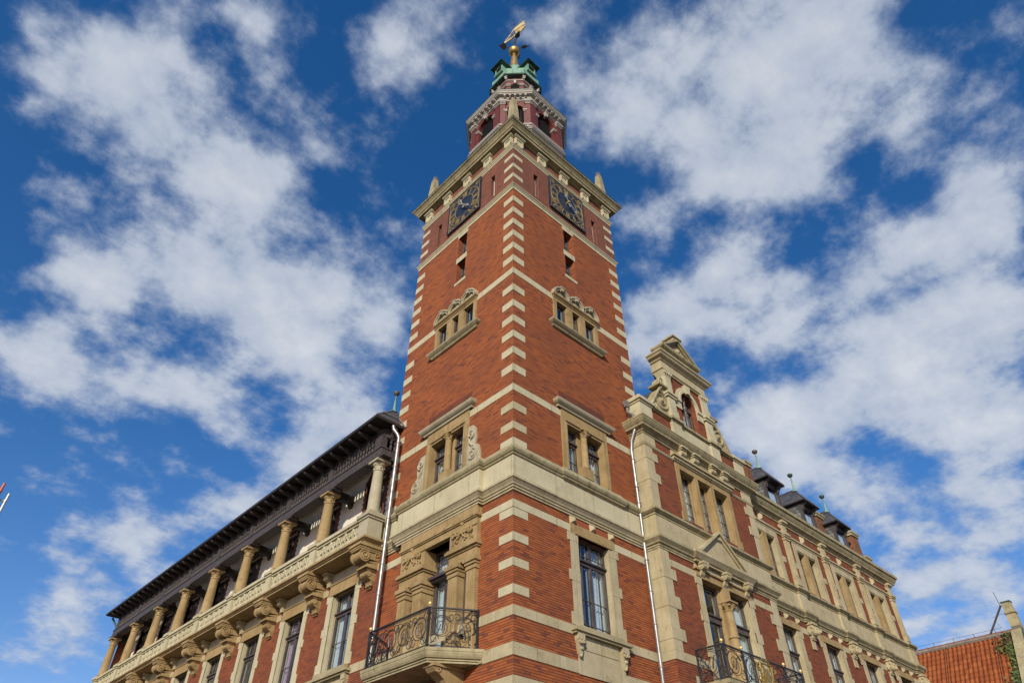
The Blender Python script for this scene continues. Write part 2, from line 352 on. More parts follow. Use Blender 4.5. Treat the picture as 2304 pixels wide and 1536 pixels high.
# ------------------------------------------------------------------ mesh building
class F:
    """a wall frame: u along the wall, z up, w out of the wall"""
    def __init__(s, o, u, n): s.o = Vector((o[0], o[1], 0)); s.u = Vector((u[0], u[1], 0)).normalized(); s.n = Vector((n[0], n[1], 0)).normalized()
    def p(s, u, z, w=0.0):
        q = s.o + s.u*u + s.n*w
        return (q.x, q.y, z)
FR = F((0, 0), (1, 0), (0, -1))       # street fronts that look along -Y
FL = F((0, 0), (0, 1), (-1, 0))       # street fronts that look along -X

class MB:
    def __init__(s): s.v = []; s.f = []; s.mi = []; s.cur = 0
    def add(s, vs, fs):
        k = len(s.v)
        s.v += [tuple(x) for x in vs]
        for q in fs: s.f.append([k+i for i in q]); s.mi.append(s.cur)
    def hexa(s, b, t):
        n = len(b)
        s.add(list(b)+list(t), [list(range(n))[::-1], list(range(n, 2*n))] + [[i, (i+1) % n, n+(i+1) % n, n+i] for i in range(n)])
        return s
    def box(s, f, u0, u1, z0, z1, w0, w1):
        return s.hexa([f.p(u0, z0, w0), f.p(u1, z0, w0), f.p(u1, z0, w1), f.p(u0, z0, w1)], [f.p(u0, z1, w0), f.p(u1, z1, w0), f.p(u1, z1, w1), f.p(u0, z1, w1)])
    def taper(s, f, u, z0, z1, w, a0, a1, b0=None, b1=None):
        b0 = a0 if b0 is None else b0; b1 = a1 if b1 is None else b1
        return s.hexa([f.p(u-a0, z0, w-b0), f.p(u+a0, z0, w-b0), f.p(u+a0, z0, w+b0), f.p(u-a0, z0, w+b0)], [f.p(u-a1, z1, w-b1), f.p(u+a1, z1, w-b1), f.p(u+a1, z1, w+b1), f.p(u-a1, z1, w+b1)])
    def prism(s, f, poly, w0, w1):
        return s.hexa([f.p(a, b, w0) for a, b in poly], [f.p(a, b, w1) for a, b in poly])
    def prismw(s, f, poly, u0, u1):
        return s.hexa([f.p(u0, b, a) for a, b in poly], [f.p(u1, b, a) for a, b in poly])
    def strip(s, A, B, closed=False):
        n = len(A); m = n if closed else n-1
        s.add(list(A)+list(B), [[i, (i+1) % n, n+(i+1) % n, n+i] for i in range(m)])
    def sweep(s, prof, path, closed=False, inner=None):
        """prof: (out, z) pairs from bottom to top; path: plan points, outside on the right hand"""
        P = [Vector((a, b)) for a, b in path]; n = len(P); rings = []
        for i in range(n):
            d1 = (P[i]-P[i-1]).normalized() if (closed or i > 0) else None
            d2 = (P[(i+1) % n]-P[i]).normalized() if (closed or i < n-1) else None
            if d1 is None: d1 = d2
            if d2 is None: d2 = d1
            n1 = Vector((d1.y, -d1.x)); n2 = Vector((d2.y, -d2.x))
            o = (n1+n2)/(1+n1.dot(n2))
            rings.append([(P[i].x+o.x*d, P[i].y+o.y*d, z) for d, z in prof])
        k = len(prof); vs = [q for r in rings for q in r]; fs = []
        m = n if closed else n-1
        for i in range(m):
            j = (i+1) % n
            for a in range(k-1): fs.append([i*k+a, j*k+a, j*k+a+1, i*k+a+1])
        if not closed:
            fs.append(list(range(k))); fs.append(list(range((n-1)*k, n*k))[::-1])
        s.add(vs, fs); return s
    def lathe(s, c, prof, n=20, axis=None):
        """prof (r, t) along axis (default up) from c"""
        c = Vector(c); ax = Vector((0, 0, 1)) if axis is None else Vector(axis).normalized()
        x = ax.orthogonal().normalized(); y = ax.cross(x); k = len(prof); vs = []
        for r, t in prof:
            for i in range(n):
                a = 2*PI*i/n; vs.append(c + ax*t + (x*math.cos(a)+y*math.sin(a))*max(r, 1e-4))
        fs = [[i*n+j, i*n+(j+1) % n, (i+1)*n+(j+1) % n, (i+1)*n+j] for i in range(k-1) for j in range(n)]
        fs.append(list(range(n))[::-1]); fs.append(list(range((k-1)*n, k*n)))
        s.add(vs, fs); return s
    def ball(s, c, r, n=16, sz=1.0):
        m = max(6, n//2)
        return s.lathe((c[0], c[1], c[2]), [(r*math.sin(PI*i/m), -r*sz*math.cos(PI*i/m)) for i in range(m+1)], n)
    def tube(s, pts, r, n=6, r1=None, flat=None):
        P = [Vector(q) for q in pts]; k = len(P); rings = []; ref = None
        for i in range(k):
            t = (P[min(i+1, k-1)]-P[max(i-1, 0)])
            if t.length < 1e-9: t = Vector((0, 0, 1))
            t.normalize()
            if ref is None: ref = t.orthogonal().normalized()
            ref = (ref - t*ref.dot(t))
            if ref.length < 1e-6: ref = t.orthogonal()
            ref.normalize(); b = t.cross(ref)
            rr = r if r1 is None else r+(r1-r)*i/(k-1)
            rings += [P[i] + (ref*math.cos(2*PI*j/n)+b*math.sin(2*PI*j/n))*rr for j in range(n)]
        fs = [[i*n+j, i*n+(j+1) % n, (i+1)*n+(j+1) % n, (i+1)*n+j] for i in range(k-1) for j in range(n)]
        fs.append(list(range(n))[::-1]); fs.append(list(range((k-1)*n, k*n)))
        s.add(rings, fs); return s
    def wall(s, f, u0, u1, z0, z1, holes=(), w=0.0, depth=0.3):
        """front sheet with rectangular openings and their reveals"""
        us = sorted({u0, u1, *[h[0] for h in holes], *[h[1] for h in holes]}); zs = sorted({z0, z1, *[h[2] for h in holes], *[h[3] for h in holes]})
        us = [x for x in us if u0-1e-6 <= x <= u1+1e-6]; zs = [x for x in zs if z0-1e-6 <= x <= z1+1e-6]
        for i in range(len(us)-1):
            for j in range(len(zs)-1):
                cu = (us[i]+us[i+1])/2; cz = (zs[j]+zs[j+1])/2
                if any(h[0] < cu < h[1] and h[2] < cz < h[3] for h in holes): continue
                s.add([f.p(us[i], zs[j], w), f.p(us[i+1], zs[j], w), f.p(us[i+1], zs[j+1], w), f.p(us[i], zs[j+1], w)], [[0, 1, 2, 3]])
        for h in holes:
            a, b, c, d = h[:4]; dd = h[4] if len(h) > 4 else depth
            A = [f.p(a, c, w), f.p(b, c, w), f.p(b, d, w), f.p(a, d, w)]; B = [f.p(a, c, w-dd), f.p(b, c, w-dd), f.p(b, d, w-dd), f.p(a, d, w-dd)]
            s.strip(A, B, True)
        return s
    def arch(s, f, u0, u1, z0, z1, cu, r, zs, zb, w=0.0, depth=0.2, n=14):
        """sheet u0..u1, z0..z1 with a round-headed opening: centre cu, radius r, springing zs, sill zb"""
        q = lambda a, b, ww=w: f.p(a, b, ww)
        if zb > z0: s.add([q(u0, z0), q(u1, z0), q(u1, zb), q(u0, zb)], [[0, 1, 2, 3]])
        s.add([q(u0, zb), q(cu-r, zb), q(cu-r, zs), q(u0, zs)], [[0, 1, 2, 3]])
        s.add([q(cu+r, zb), q(u1, zb), q(u1, zs), q(cu+r, zs)], [[0, 1, 2, 3]])
        arc = [(cu-r*math.cos(PI*i/n), zs+r*math.sin(PI*i/n)) for i in range(n+1)]
        s.add([q(u0, zs), q(cu-r, zs), q(cu-r, z1), q(u0, z1)], [[0, 1, 2, 3]])
        s.add([q(cu+r, zs), q(u1, zs), q(u1, z1), q(cu+r, z1)], [[0, 1, 2, 3]])
        s.strip([q(*a) for a in arc], [q(a[0], z1) for a in arc])
        out = [(cu-r, zb)] + arc + [(cu+r, zb)]
        s.strip([q(*a) for a in out], [q(a[0], a[1], w-depth) for a in out], True)
        return s
    def archring(s, f, cu, zs, r0, r1, w0, w1, n=16, a0=0.0, a1=PI):
        A = [(cu-r0*math.cos(a0+(a1-a0)*i/n), zs+r0*math.sin(a0+(a1-a0)*i/n)) for i in range(n+1)]; B = [(cu-r1*math.cos(a0+(a1-a0)*i/n), zs+r1*math.sin(a0+(a1-a0)*i/n)) for i in range(n+1)]
        for i in range(n): s.prism(f, [A[i], A[i+1], B[i+1], B[i]], w0, w1)
        return s
    def spiral(s, f, cu, cz, w, r0, r1, turns, a0, rad, sgn=1, n=26, rad1=None):
        pts = []
        for i in range(n+1):
            t = i/n; rr = r0+(r1-r0)*t; a = a0+sgn*2*PI*turns*t
            pts.append(f.p(cu+rr*math.cos(a), cz+rr*math.sin(a), w))
        return s.tube(pts, rad, 5, rad1)
    def build(s, name, mat, parent=None, smooth=False, recalc=True):
        me = bpy.data.meshes.new(name)
        me.from_pydata(s.v, [], s.f)
        mats = mat if isinstance(mat, (list, tuple)) else [mat]
        for x in mats: me.materials.append(x)
        if len(mats) > 1: me.polygons.foreach_set('material_index', s.mi)
        if recalc:
            bm = bmesh.new(); bm.from_mesh(me); bmesh.ops.recalc_face_normals(bm, faces=bm.faces); bm.to_mesh(me); bm.free()
        xs = [v[0] for v in s.v]; ys = [v[1] for v in s.v]; zs = [v[2] for v in s.v]
        o = Vector(((min(xs)+max(xs))/2, (min(ys)+max(ys))/2, min(zs)))
        me.transform(Matrix.Translation(-o))
        if smooth:
            me.polygons.foreach_set('use_smooth', [True]*len(me.polygons))
            try: me.set_sharp_from_angle(angle=math.radians(38))
            except Exception: pass
        me.update()
        ob = bpy.data.objects.new(name, me); COL.objects.link(ob)
        place(ob, o, parent)
        return ob
WO = {}
def place(ob, o, parent):
    WO[ob.name] = o.copy()
    if parent is not None:
        ob.parent = parent; ob.location = o - WO[parent.name]
    else: ob.location = o
def thing(name, loc, label, cat, group=None):
    o = bpy.data.objects.new(name, None); COL.objects.link(o); o.empty_display_size = 0.5
    place(o, Vector(loc), None); o['label'] = label; o['category'] = cat
    if group: o['group'] = group
    return o
def dup(ob, delta, parent=None):
    c = ob.copy(); COL.objects.link(c)
    if parent is None: parent = ob.parent
    place(c, WO[ob.name]+Vector(delta), parent)
    for ch in list(ob.children): dup(ch, delta, c)
    return c
def bx(name, mat, parent, f, *a):
    return MB().box(f, *a).build(name, mat, parent)

def curtain_mesh(f, u0, u1, z0, z1, w, amp=0.03):
    b = MB(); n = max(6, int((u1-u0)/0.035)); A = []; B = []
    for i in range(n+1):
        u = u0+(u1-u0)*i/n; ww = w+amp*math.sin(i*1.9+u0*7)
        A.append(f.p(u, z0, ww)); B.append(f.p(u, z1, ww*1.0))
    b.strip(A, B); return b
def window(f, par, u0, u1, z0, z1, w, transom=None, mull=None, bars_h=(), bars_v=(), curtain=None, cmat='curtain', frame='frame', fw_=0.07, room=True, thick=0.06):
    """window > pane, glazing_bar, curtain, room_recess"""
    b = MB(); t = fw_
    b.box(f, u0, u0+t, z0, z1, w-thick, w); b.box(f, u1-t, u1, z0, z1, w-thick, w)
    b.box(f, u0+t, u1-t, z0, z0+t, w-thick, w); b.box(f, u0+t, u1-t, z1-t, z1, w-thick, w)
    if transom is not None:
        b.box(f, u0+t, u1-t, transom-0.05, transom+0.05, w-thick, w+0.01); b.box(f, u0+0.01, u1-0.01, transom+0.05, transom+0.10, w-thick+0.01, w+0.07)
    if mull is not None:
        zt = z1-t
        spans = [(z0+t, transom-0.05), (transom+0.10, zt)] if transom is not None else [(z0+t, zt)]
        for a, c in spans: b.box(f, mull-0.045, mull+0.045, a, c, w-thick, w+0.004)
    win = b.build('window', M[frame], par)
    g = MB()
    g.box(f, u0+t*0.6, u1-t*0.6, z0+t*0.6, z1-t*0.6, w-0.042, w-0.036)
    g.build('pane', M['glass'], win)
    if bars_h or bars_v:
        k = MB()
        for z in bars_h: k.box(f, u0+t, u1-t, z-0.011, z+0.011, w-0.035, w-0.01)
        for q in bars_v:
            uu, za, zb = q; k.box(f, uu-0.011, uu+0.011, za, zb, w-0.034, w-0.011)
        k.build('glazing_bar', M[frame], win)
    ww = w-0.16
    k = MB(); xs = [(u0+t, u1-t)] if mull is None else [(u0+t, mull-0.045), (mull+0.045, u1-t)]
    zs_ = [(z0+t, z1-t)] if transom is None else [(z0+t, transom-0.05), (transom+0.10, z1-t)]
    if (u1-u0) > 0.5:
        for a_, b_ in xs:
            for c_, d_ in zs_:
                k.box(f, a_+0.015, a_+0.05, c_, d_, w-0.115, w-0.085); k.box(f, b_-0.05, b_-0.015, c_, d_, w-0.115, w-0.085); k.box(f, a_+0.05, b_-0.05, c_+0.01, c_+0.045, w-0.114, w-0.086); k.box(f, a_+0.05, b_-0.05, d_-0.05, d_-0.015, w-0.114, w-0.086)
        k.build('inner_sash', M['inner_frame'], win)
    d = u1-u0
    if curtain == 'sides':
        c = curtain_mesh(f, u0+0.06, u0+d*0.34, z0+0.05, z1-0.06, ww); c2 = curtain_mesh(f, u1-d*0.34, u1-0.06, z0+0.05, z1-0.06, ww)
        c.build('curtain', M[cmat], win); c2.build('curtain', M[cmat], win)
    elif curtain == 'left': curtain_mesh(f, u0+0.05, u0+d*0.45, z0+0.05, z1-0.06, ww).build('curtain', M[cmat], win)
    elif curtain == 'right': curtain_mesh(f, u1-d*0.45, u1-0.05, z0+0.05, z1-0.06, ww).build('curtain', M[cmat], win)
    elif curtain == 'full': curtain_mesh(f, u0+0.05, u1-0.05, z0+0.05, z1-0.06, ww).build('curtain', M[cmat], win)
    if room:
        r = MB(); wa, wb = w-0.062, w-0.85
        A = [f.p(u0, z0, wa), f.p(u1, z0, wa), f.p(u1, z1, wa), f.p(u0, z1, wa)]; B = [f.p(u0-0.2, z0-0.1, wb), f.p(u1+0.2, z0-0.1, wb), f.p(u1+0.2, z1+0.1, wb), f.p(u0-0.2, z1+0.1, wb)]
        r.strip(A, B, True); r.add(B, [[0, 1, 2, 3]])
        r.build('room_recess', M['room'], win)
    return win

# ================================================================== ground
g = MB(); g.box(FR, -1500, 1500, -0.5, 0.0, -1500, 1500)
gr = g.build('ground', M['ground']); gr['kind'] = 'structure'

# ================================================================== clock tower
TX, TY = 6.556, 6.5
T = thing('clock_tower', (3.28, 3.25, 0), 'tall square red brick clock tower with pale corner stones and a copper topped bell stage', 'clock tower')
RECT = [(0, 0), (TX, 0), (TX, TY), (0, TY)]
CU = {'R': 3.28, 'L': 3.22}
holesR = [(2.52, 4.03, 7.84, 10.48, 0.34), (2.16, 4.40, 12.6, 14.84, 0.5), (2.06, 4.58, 18.76, 20.14, 0.5), (2.99, 3.55, 21.98, 23.2, 0.4), (2.99, 3.55, 23.5, 24.84, 0.4)]
holesL = [(1.70, 4.72, 6.95, 10.45, 0.6), (2.12, 4.34, 12.6, 14.84, 0.5), (2.04, 4.52, 18.76, 20.14, 0.5), (2.95, 3.51, 21.98, 23.2, 0.4), (2.95, 3.51, 23.5, 24.84, 0.4)]
slitsR = [(1.25, 1.52, 25.72, 27.3, 0.35), (5.08, 5.35, 25.72, 27.3, 0.35)]
slitsL = [(1.19, 1.45, 25.72, 27.26, 0.35), (4.99, 5.26, 25.72, 27.26, 0.35)]
b = MB()
b.wall(FR, 0, TX, 0, 25.2, holesR); b.wall(FL, 0, TY, 0, 25.2, holesL)
b.wall(F((TX, 0), (0, 1), (1, 0)), 0, TY, 0, 25.2); b.wall(F((0, TY), (1, 0), (0, 1)), 0, TX, 0, 25.2)
b.build('wall', M['brick'], T, recalc=False)
b = MB()
b.wall(FR, 0, TX, 25.2, 29.05, slitsR); b.wall(FL, 0, TY, 25.2, 29.05, slitsL)
b.wall(F((TX, 0), (0, 1), (1, 0)), 0, TY, 25.2, 29.05); b.wall(F((0, TY), (1, 0), (0, 1)), 0, TX, 25.2, 29.05)
b.build('clock_stage_wall', M['brick_top'], T, recalc=False)
# closing floors so that no daylight wanders inside
b = MB()
for z in (11.3, 17.0, 21.2, 25.25, 29.5): b.box(FR, 0.02, TX-0.02, z, z+0.1, -TY+0.02, -0.9)
b.box(FR, 0.9, 1.0, 0, 29, -TY+0.05, -0.95); b.box(FR, 0.95, TX-0.05, 0, 29, -1.0, -0.9)
b.build('inner_floor', M['room'], T)

def band(name, mat, z0, z1, d=0.014, par=T, path=RECT, closed=True):
    return MB().sweep([(0, z0), (d, z0), (d, z1), (0, z1)], path, closed).build(name, M[mat], par)
band('stone_band', 'stone', 19.93, 20.22); band('stone_band', 'stone', 14.55, 14.81); band('stone_band', 'stone', 10.52, 10.75)
band('stone_band', 'stone_old', 7.58, 7.83); band('stone_band', 'stone_old', 6.64, 6.94, 0.018); band('stone_band', 'stone_old', 5.9, 6.19)
# corner stones
QZ = [(27.40, 27.63), (26.66, 26.90), (25.93, 26.18), (24.27, 24.58), (23.53, 23.84), (22.80, 23.11), (22.08, 22.39), (21.36, 21.67), (20.62, 20.93),
      (19.05, 19.35), (18.26, 18.56), (17.53, 17.82), (16.81, 17.10), (16.08, 16.37), (15.34, 15.63), (13.83, 14.10), (13.11, 13.37), (12.56, 12.79),
      (10.26, 10.50), (9.54, 9.78), (8.84, 9.07), (8.13, 8.36)]
q0 = 0.555
corners = [[(0, q0), (0, 0), (q0, 0)], [(TX-q0, 0), (TX, 0), (TX, q0)], [(q0, TY), (0, TY), (0, TY-q0)]]
for k, path in enumerate(corners):
    for i, (a, c) in enumerate(QZ):
        if k and i >= 18: continue
        mt = 'stone_old' if (i in (15, 16) or (k == 1 and i in (13, 14))) else 'stone'
        MB().sweep([(0, a), (0.012, a), (0.012, c), (0, c)], path).build('quoin', M[mt], T)
# string courses
MB().sweep([(0, 25.05), (0.022, 25.05), (0.022, 25.2), (0.045, 25.21), (0.06, 25.26), (0.1, 25.3), (0.1, 25.34), (0, 25.5)], RECT, True).build('string_course', M['stone'], T)
MB().sweep([(0, 28.02), (0.02, 28.02), (0.02, 28.13), (0.045, 28.14), (0.06, 28.19), (0.1, 28.24), (0.1, 28.28), (0, 28.42)], RECT, True).build('string_course', M['stone'], T)
# great stone band over the first floor (ledge, fascia, lower cornice) with the break over the balcony door
PATHB = [(0, 0), (2.08, 0), (2.08, -0.05), (4.8, -0.05), (4.8, 0), (TX, 0), (TX, TY), (0, TY), (0, 5.32), (-0.17, 5.32), (-0.17, 1.30), (0, 1.30)]
PATHF = [(0, 0), (TX, 0), (TX, TY), (0, TY), (0, 5.32), (-0.17, 5.32), (-0.17, 1.30), (0, 1.30)]
MB().sweep([(0, 12.12), (0.1, 12.16), (0.11, 12.2), (0.15, 12.23), (0.19, 12.3), (0.19, 12.36), (0.07, 12.5), (0.03, 12.57), (0, 12.57)], PATHB, True).build('ledge', M['stone_dirty'], T)
MB().sweep([(0, 11.46), (0.06, 11.46), (0.06, 12.14), (0, 12.14)], PATHF, True).build('fascia', M['stone'], T)
MB().sweep([(0, 11.03), (0.035, 11.03), (0.035, 11.09), (0.07, 11.1), (0.07, 11.16), (0.1, 11.17), (0.12, 11.22), (0.19, 11.31), (0.21, 11.32), (0.21, 11.39), (0.08, 11.48), (0, 11.48)], PATHF, True).build('cornice', M['stone_old'], T)
# top cornice
MB().sweep([(0, 28.97), (0.06, 28.98), (0.06, 29.03), (0.11, 29.05), (0.27, 29.07), (0.29, 29.05), (0.30, 29.16), (0.34, 29.18), (0.38, 29.27), (0.45, 29.36), (0.46, 29.38), (0.475, 29.385), (0.475, 29.42), (0.52, 29.43), (0.53, 29.5), (0.3, 29.62), (-0.4, 29.75)], RECT, True).build('cornice', M['stone_dirty'], T)
MB().sweep([(0.44, 29.5), (0.545, 29.5), (0.545, 29.535), (0.3, 29.65), (0.3, 29.6)], RECT, True).build('gutter_edge', M['copper_dark'], T)
MB().hexa([(-0.2, -0.2, 29.62), (TX+0.2, -0.2, 29.62), (TX+0.2, TY+0.2, 29.62), (-0.2, TY+0.2, 29.62)], [(0.9, 0.9, 30.7), (TX-0.9, 0.9, 30.7), (TX-0.9, TY-0.9, 30.7), (0.9, TY-0.9, 30.7)]).build('roof', M['lead'], T)
# frieze brackets
BL = [0.24, 1.67, 3.14, 4.61, 6.07]; BR = [0.29, 1.75, 3.22, 4.70, 6.20]
for f, cs in ((FL, BL), (FR, BR)):
    for u in cs:
        b = MB()
        b.box(f, u-0.235, u+0.235, 28.38, 28.85, 0, 0.085)
        for a in ((u-0.235, u-0.16, 28.38, 28.85), (u+0.16, u+0.235, 28.38, 28.85), (u-0.16, u+0.16, 28.75, 28.85)): b.box(f, *a, 0.085, 0.125)
        b.box(f, u-0.285, u+0.285, 28.85, 28.90, 0, 0.165); b.box(f, u-0.31, u+0.31, 28.90, 28.965, 0, 0.2)
        b.build('bracket', M['stone'], T)
# obelisks
for x, y, h, cap in ((0.16, 0.16, 32.65, 0), (6.4, 0.16, 32.35, 1), (0.16, 6.34, 32.35, 1)):
    f = F((x, y), (1, 0), (0, -1)); b = MB()
    b.box(f, -0.3, 0.3, 29.5, 29.9, -0.3, 0.3); b.box(f, -0.35, 0.35, 29.9, 29.97, -0.35, 0.35); b.box(f, -0.27, 0.27, 29.97, 30.15, -0.27, 0.27)
    b.taper(f, 0, 30.15, h-0.16, 0, 0.225, 0.125); b.taper(f, 0, h-0.16, h, 0, 0.125, 0.02)
    ob = b.build('obelisk', M['stone_dirty'], T)
    if cap:
        MB().taper(f, 0, h-0.1, h+0.13, 0, 0.10, 0.085).build('metal_cap', M['zinc'], ob)
        MB().tube([f.p(0.09+0.12*math.sin(a), h-0.02+0.12*math.cos(a), 0.05) for a in [i*0.35 for i in range(10)]], 0.012, 5).build('lightning_wire', M['copper_dark'], ob)

# ---- slit windows of the tower shaft
for f, c in ((FR, 3.27), (FL, 3.23)):
    for z0, z1 in ((21.98, 23.2), (23.5, 24.84)):
        w = window(f, T, c-0.28, c+0.28, z0, z1, -0.24, mull=c, bars_h=((z0+z1)/2,), fw_=0.06, frame='iron_light')
    for a in ((c-0.345, c+0.345, 24.84, 25.05, 0.012), (c-0.345, c+0.345, 23.2, 23.5, 0.014), (c-0.345, c+0.345, 21.83, 21.98, 0.02)):
        bx('slit_lintel' if a[2] > 22 else 'slit_sill', M['stone'], T, f, a[0], a[1], a[2], a[3], -0.06, a[4])
for f, sl in ((FR, slitsR), (FL, slitsL)):
    for s_ in sl:
        b = MB(); b.box(f, s_[0], s_[0]+0.03, s_[2], s_[3], -0.24, -0.18); b.box(f, s_[1]-0.03, s_[1], s_[2], s_[3], -0.24, -0.18); b.box(f, s_[0]+0.03, s_[1]-0.03, s_[2], s_[2]+0.03, -0.24, -0.18)
        w = b.build('slit_window', M['inner_frame'], T)
        bx('pane', M['glass'], w, f, s_[0]+0.02, s_[1]-0.02, s_[2]+0.02, s_[3], -0.22, -0.21)
        bx('dark_backing', M['room'], w, f, s_[0]-0.05, s_[1]+0.05, s_[2]-0.05, s_[3]+0.05, -0.6, -0.352)

# ---- three light windows with shell heads
def midwindow(f, c):
    h = 1.26
    s = MB()
    s.box(f, c-h, c-h+0.17, 18.76, 19.93, -0.3, 0.055); s.box(f, c+h-0.17, c+h, 18.76, 19.93, -0.3, 0.055)
    for m in (c-0.53, c+0.2): 
        s.box(f, m+0.0, m+0.33, 18.76, 19.93, -0.3, 0.05)
        s.box(f, m+0.05, m+0.28, 18.8, 19.85, 0.05, 0.07)
    s.box(f, c-h, c+h, 19.93, 20.06, -0.3, 0.06); s.box(f, c-h-0.01, c+h+0.01, 20.06, 20.12, -0.3, 0.09); s.box(f, c-h-0.03, c+h+0.03, 20.12, 20.16, -0.3, 0.12); s.box(f, c-h-0.06, c+h+0.06, 20.16, 20.24, -0.3, 0.155)
    s.build('window_surround', M['stone_ochre'], T)
    ped = MB()
    for k in (-1, 0, 1):
        cu = c+k*0.835; r = 0.44
        ped.prism(f, [(cu-r*math.cos(PI*i/14), 20.24+r*math.sin(PI*i/14)) for i in range(15)], 0, 0.05)
        ped.archring(f, cu, 20.24, r-0.11, r-0.03, 0.05, 0.13); ped.archring(f, cu, 20.24, r-0.03, r+0.04, 0.0, 0.17)
        ped.prism(f, [(cu-0.06, 20.52), (cu+0.06, 20.52), (cu+0.1, 20.74), (cu-0.1, 20.74)], 0.05, 0.2)
        ped.archring(f, cu, 20.24, 0.1, 0.16, 0.05, 0.09, 10)
        ped.prism(f, [(cu-0.1, 20.66), (cu+0.1, 20.66), (cu+0.115, 20.72), (cu-0.115, 20.72)], 0.0, 0.22)
    ped.build('shell_pediment', M['stone_grey'], T)
    s = MB(); pth = [(c-h-0.05, 0.0), (c-h-0.05, 0.03), (c+h+0.05, 0.03), (c+h+0.05, 0.0)]
    if f is FL: pth = pth[::-1]
    s.sweep([(-0.06, 18.48), (0.0, 18.48), (0.03, 18.49), (0.06, 18.52), (0.07, 18.56), (0.12, 18.60), (0.17, 18.65), (0.19, 18.68), (0.2, 18.69), (0.2, 18.745), (-0.06, 18.77)], [tuple(f.p(a, 0, b)[:2]) for a, b in pth])
    s.box(f, c-h, c+h, 18.66, 18.76, -0.3, 0.0)
    s.build('window_sill', M['stone_dirty'], T)
    for a, d_, cur in ((c-1.09, c-0.53, 'full'), (c-0.20, c+0.20, None), (c+0.53, c+1.09, None)):
        if a < c-1: cur = None
        window(f, T, a, d_, 18.76, 19.93, -0.07, bars_h=(), curtain='left' if d_ > c+1 else None, fw_=0.06)
midwindow(FR, 3.32); midwindow(FL, 3.28)

# ---- two light windows of the second floor
def bigwindow(f, c, plinth=False):
    s = MB(); h = 1.14
    s.box(f, c-h, c-h+0.24, 12.58, 14.42, -0.45, 0.05); s.box(f, c+h-0.24, c+h, 12.58, 14.42, -0.45, 0.05)
    s.box(f, c-h, c+h, 14.42, 14.86, -0.45, 0.05); s.box(f, c-h+0.02, c+h-0.02, 14.36, 14.42, -0.45, 0.03)
    s.box(f, c-h+0.17, c-h+0.235, 12.6, 14.36, 0.05, 0.075); s.box(f, c+h-0.235, c+h-0.17, 12.6, 14.36, 0.05, 0.075); s.box(f, c-h+0.17, c+h-0.17, 14.44, 14.5, 0.05, 0.075)
    s.box(f, c-0.2, c+0.2, 12.58, 14.36, -0.45, -0.17)
    s.build('window_surround', M['stone_ochre'], T)
    k = MB(); q = f.p(c, 0, -0.04)
    k.box(f, c-0.23, c+0.23, 12.58, 12.98, -0.17, 0.1)
    k.lathe((q[0], q[1], 12.98), [(0.17, 0), (0.17, 0.04), (0.14, 0.07), (0.125, 0.1), (0.11, 1.2), (0.13, 1.22), (0.13, 1.25), (0.11, 1.27), (0.16, 1.38), (0.2, 1.44)], 14)
    for a in range(8):
        an = a*PI/4; k.tube([(q[0]+0.11*math.cos(an), q[1]+0.11*math.sin(an), 14.25), (q[0]+0.17*math.cos(an), q[1]+0.17*math.sin(an), 14.34), (q[0]+0.2*math.cos(an), q[1]+0.2*math.sin(an), 14.31)], 0.03, 5)
    k.box(f, c-0.23, c+0.23, 14.40, 14.47, -0.17, 0.12)
    k.build('window_column', M['stone_ochre'], T, smooth=True)
    MB().sweep([(0, 14.86), (0.05, 14.86), (0.07, 14.92), (0.12, 14.95), (0.17, 15.0), (0.2, 15.07), (0.2, 15.1), (0, 15.17)], [tuple(f.p(*t)[:2]) for t in ((c-h-0.12, 0, 0), (c-h-0.12, 0, 0.05), (c+h+0.12, 0, 0.05), (c+h+0.12, 0, 0))] if f is FR else [tuple(f.p(*t)[:2]) for t in ((c+h+0.12, 0, 0), (c+h+0.12, 0, 0.05), (c-h-0.12, 0, 0.05), (c-h-0.12, 0, 0))]).build('window_hood', M['stone_grey'], T)
    bx('relieving_course', M['brick_dark'], T, f, c-1.2, c+1.2, 15.18, 15.62, 0, 0.004)
    for a, d_ in ((c-h+0.24, c-0.2), (c+0.2, c+h-0.24)):
        window(f, T, a, d_, 12.6, 14.36, -0.22, transom=13.78, bars_h=(13.15,), curtain='right' if f is FR else 'sides', fw_=0.06)
bigwindow(FR, 3.28); bigwindow(FL, 3.24)
# carved scrolls beside the left face window
for sg in (1, -1):
    c = 3.24; X = lambda a: c+sg*a
    b = MB()
    poly = [(X(1.16), 12.58), (X(1.80), 12.58), (X(1.78), 12.95), (X(1.70), 13.22), (X(1.52), 13.34), (X(1.56), 13.55), (X(1.52), 13.95), (X(1.38), 14.1), (X(1.16), 14.12)]
    b.prism(FL, poly, 0, 0.06)
    b.prism(FL, [(X(1.2), 12.6), (X(1.74), 12.6), (X(1.7), 12.9), (X(1.62), 13.14), (X(1.4), 13.24), (X(1.2), 13.2)], 0.06, 0.12)
    b.spiral(FL, X(1.47), 12.93, 0.125, 0.22, 0.05, 1.6, PI/2, 0.035, -sg, 30)
    b.spiral(FL, X(1.34), 13.75, 0.09, 0.16, 0.03, 1.6, -PI/2, 0.035, sg, 30)
    b.tube([FL.p(X(1.42), 13.28, 0.08), FL.p(X(1.28), 13.45, 0.09), FL.p(X(1.24), 13.6, 0.08)], 0.04, 5)
    b.build('carved_scroll', M['stone_grey'], T)

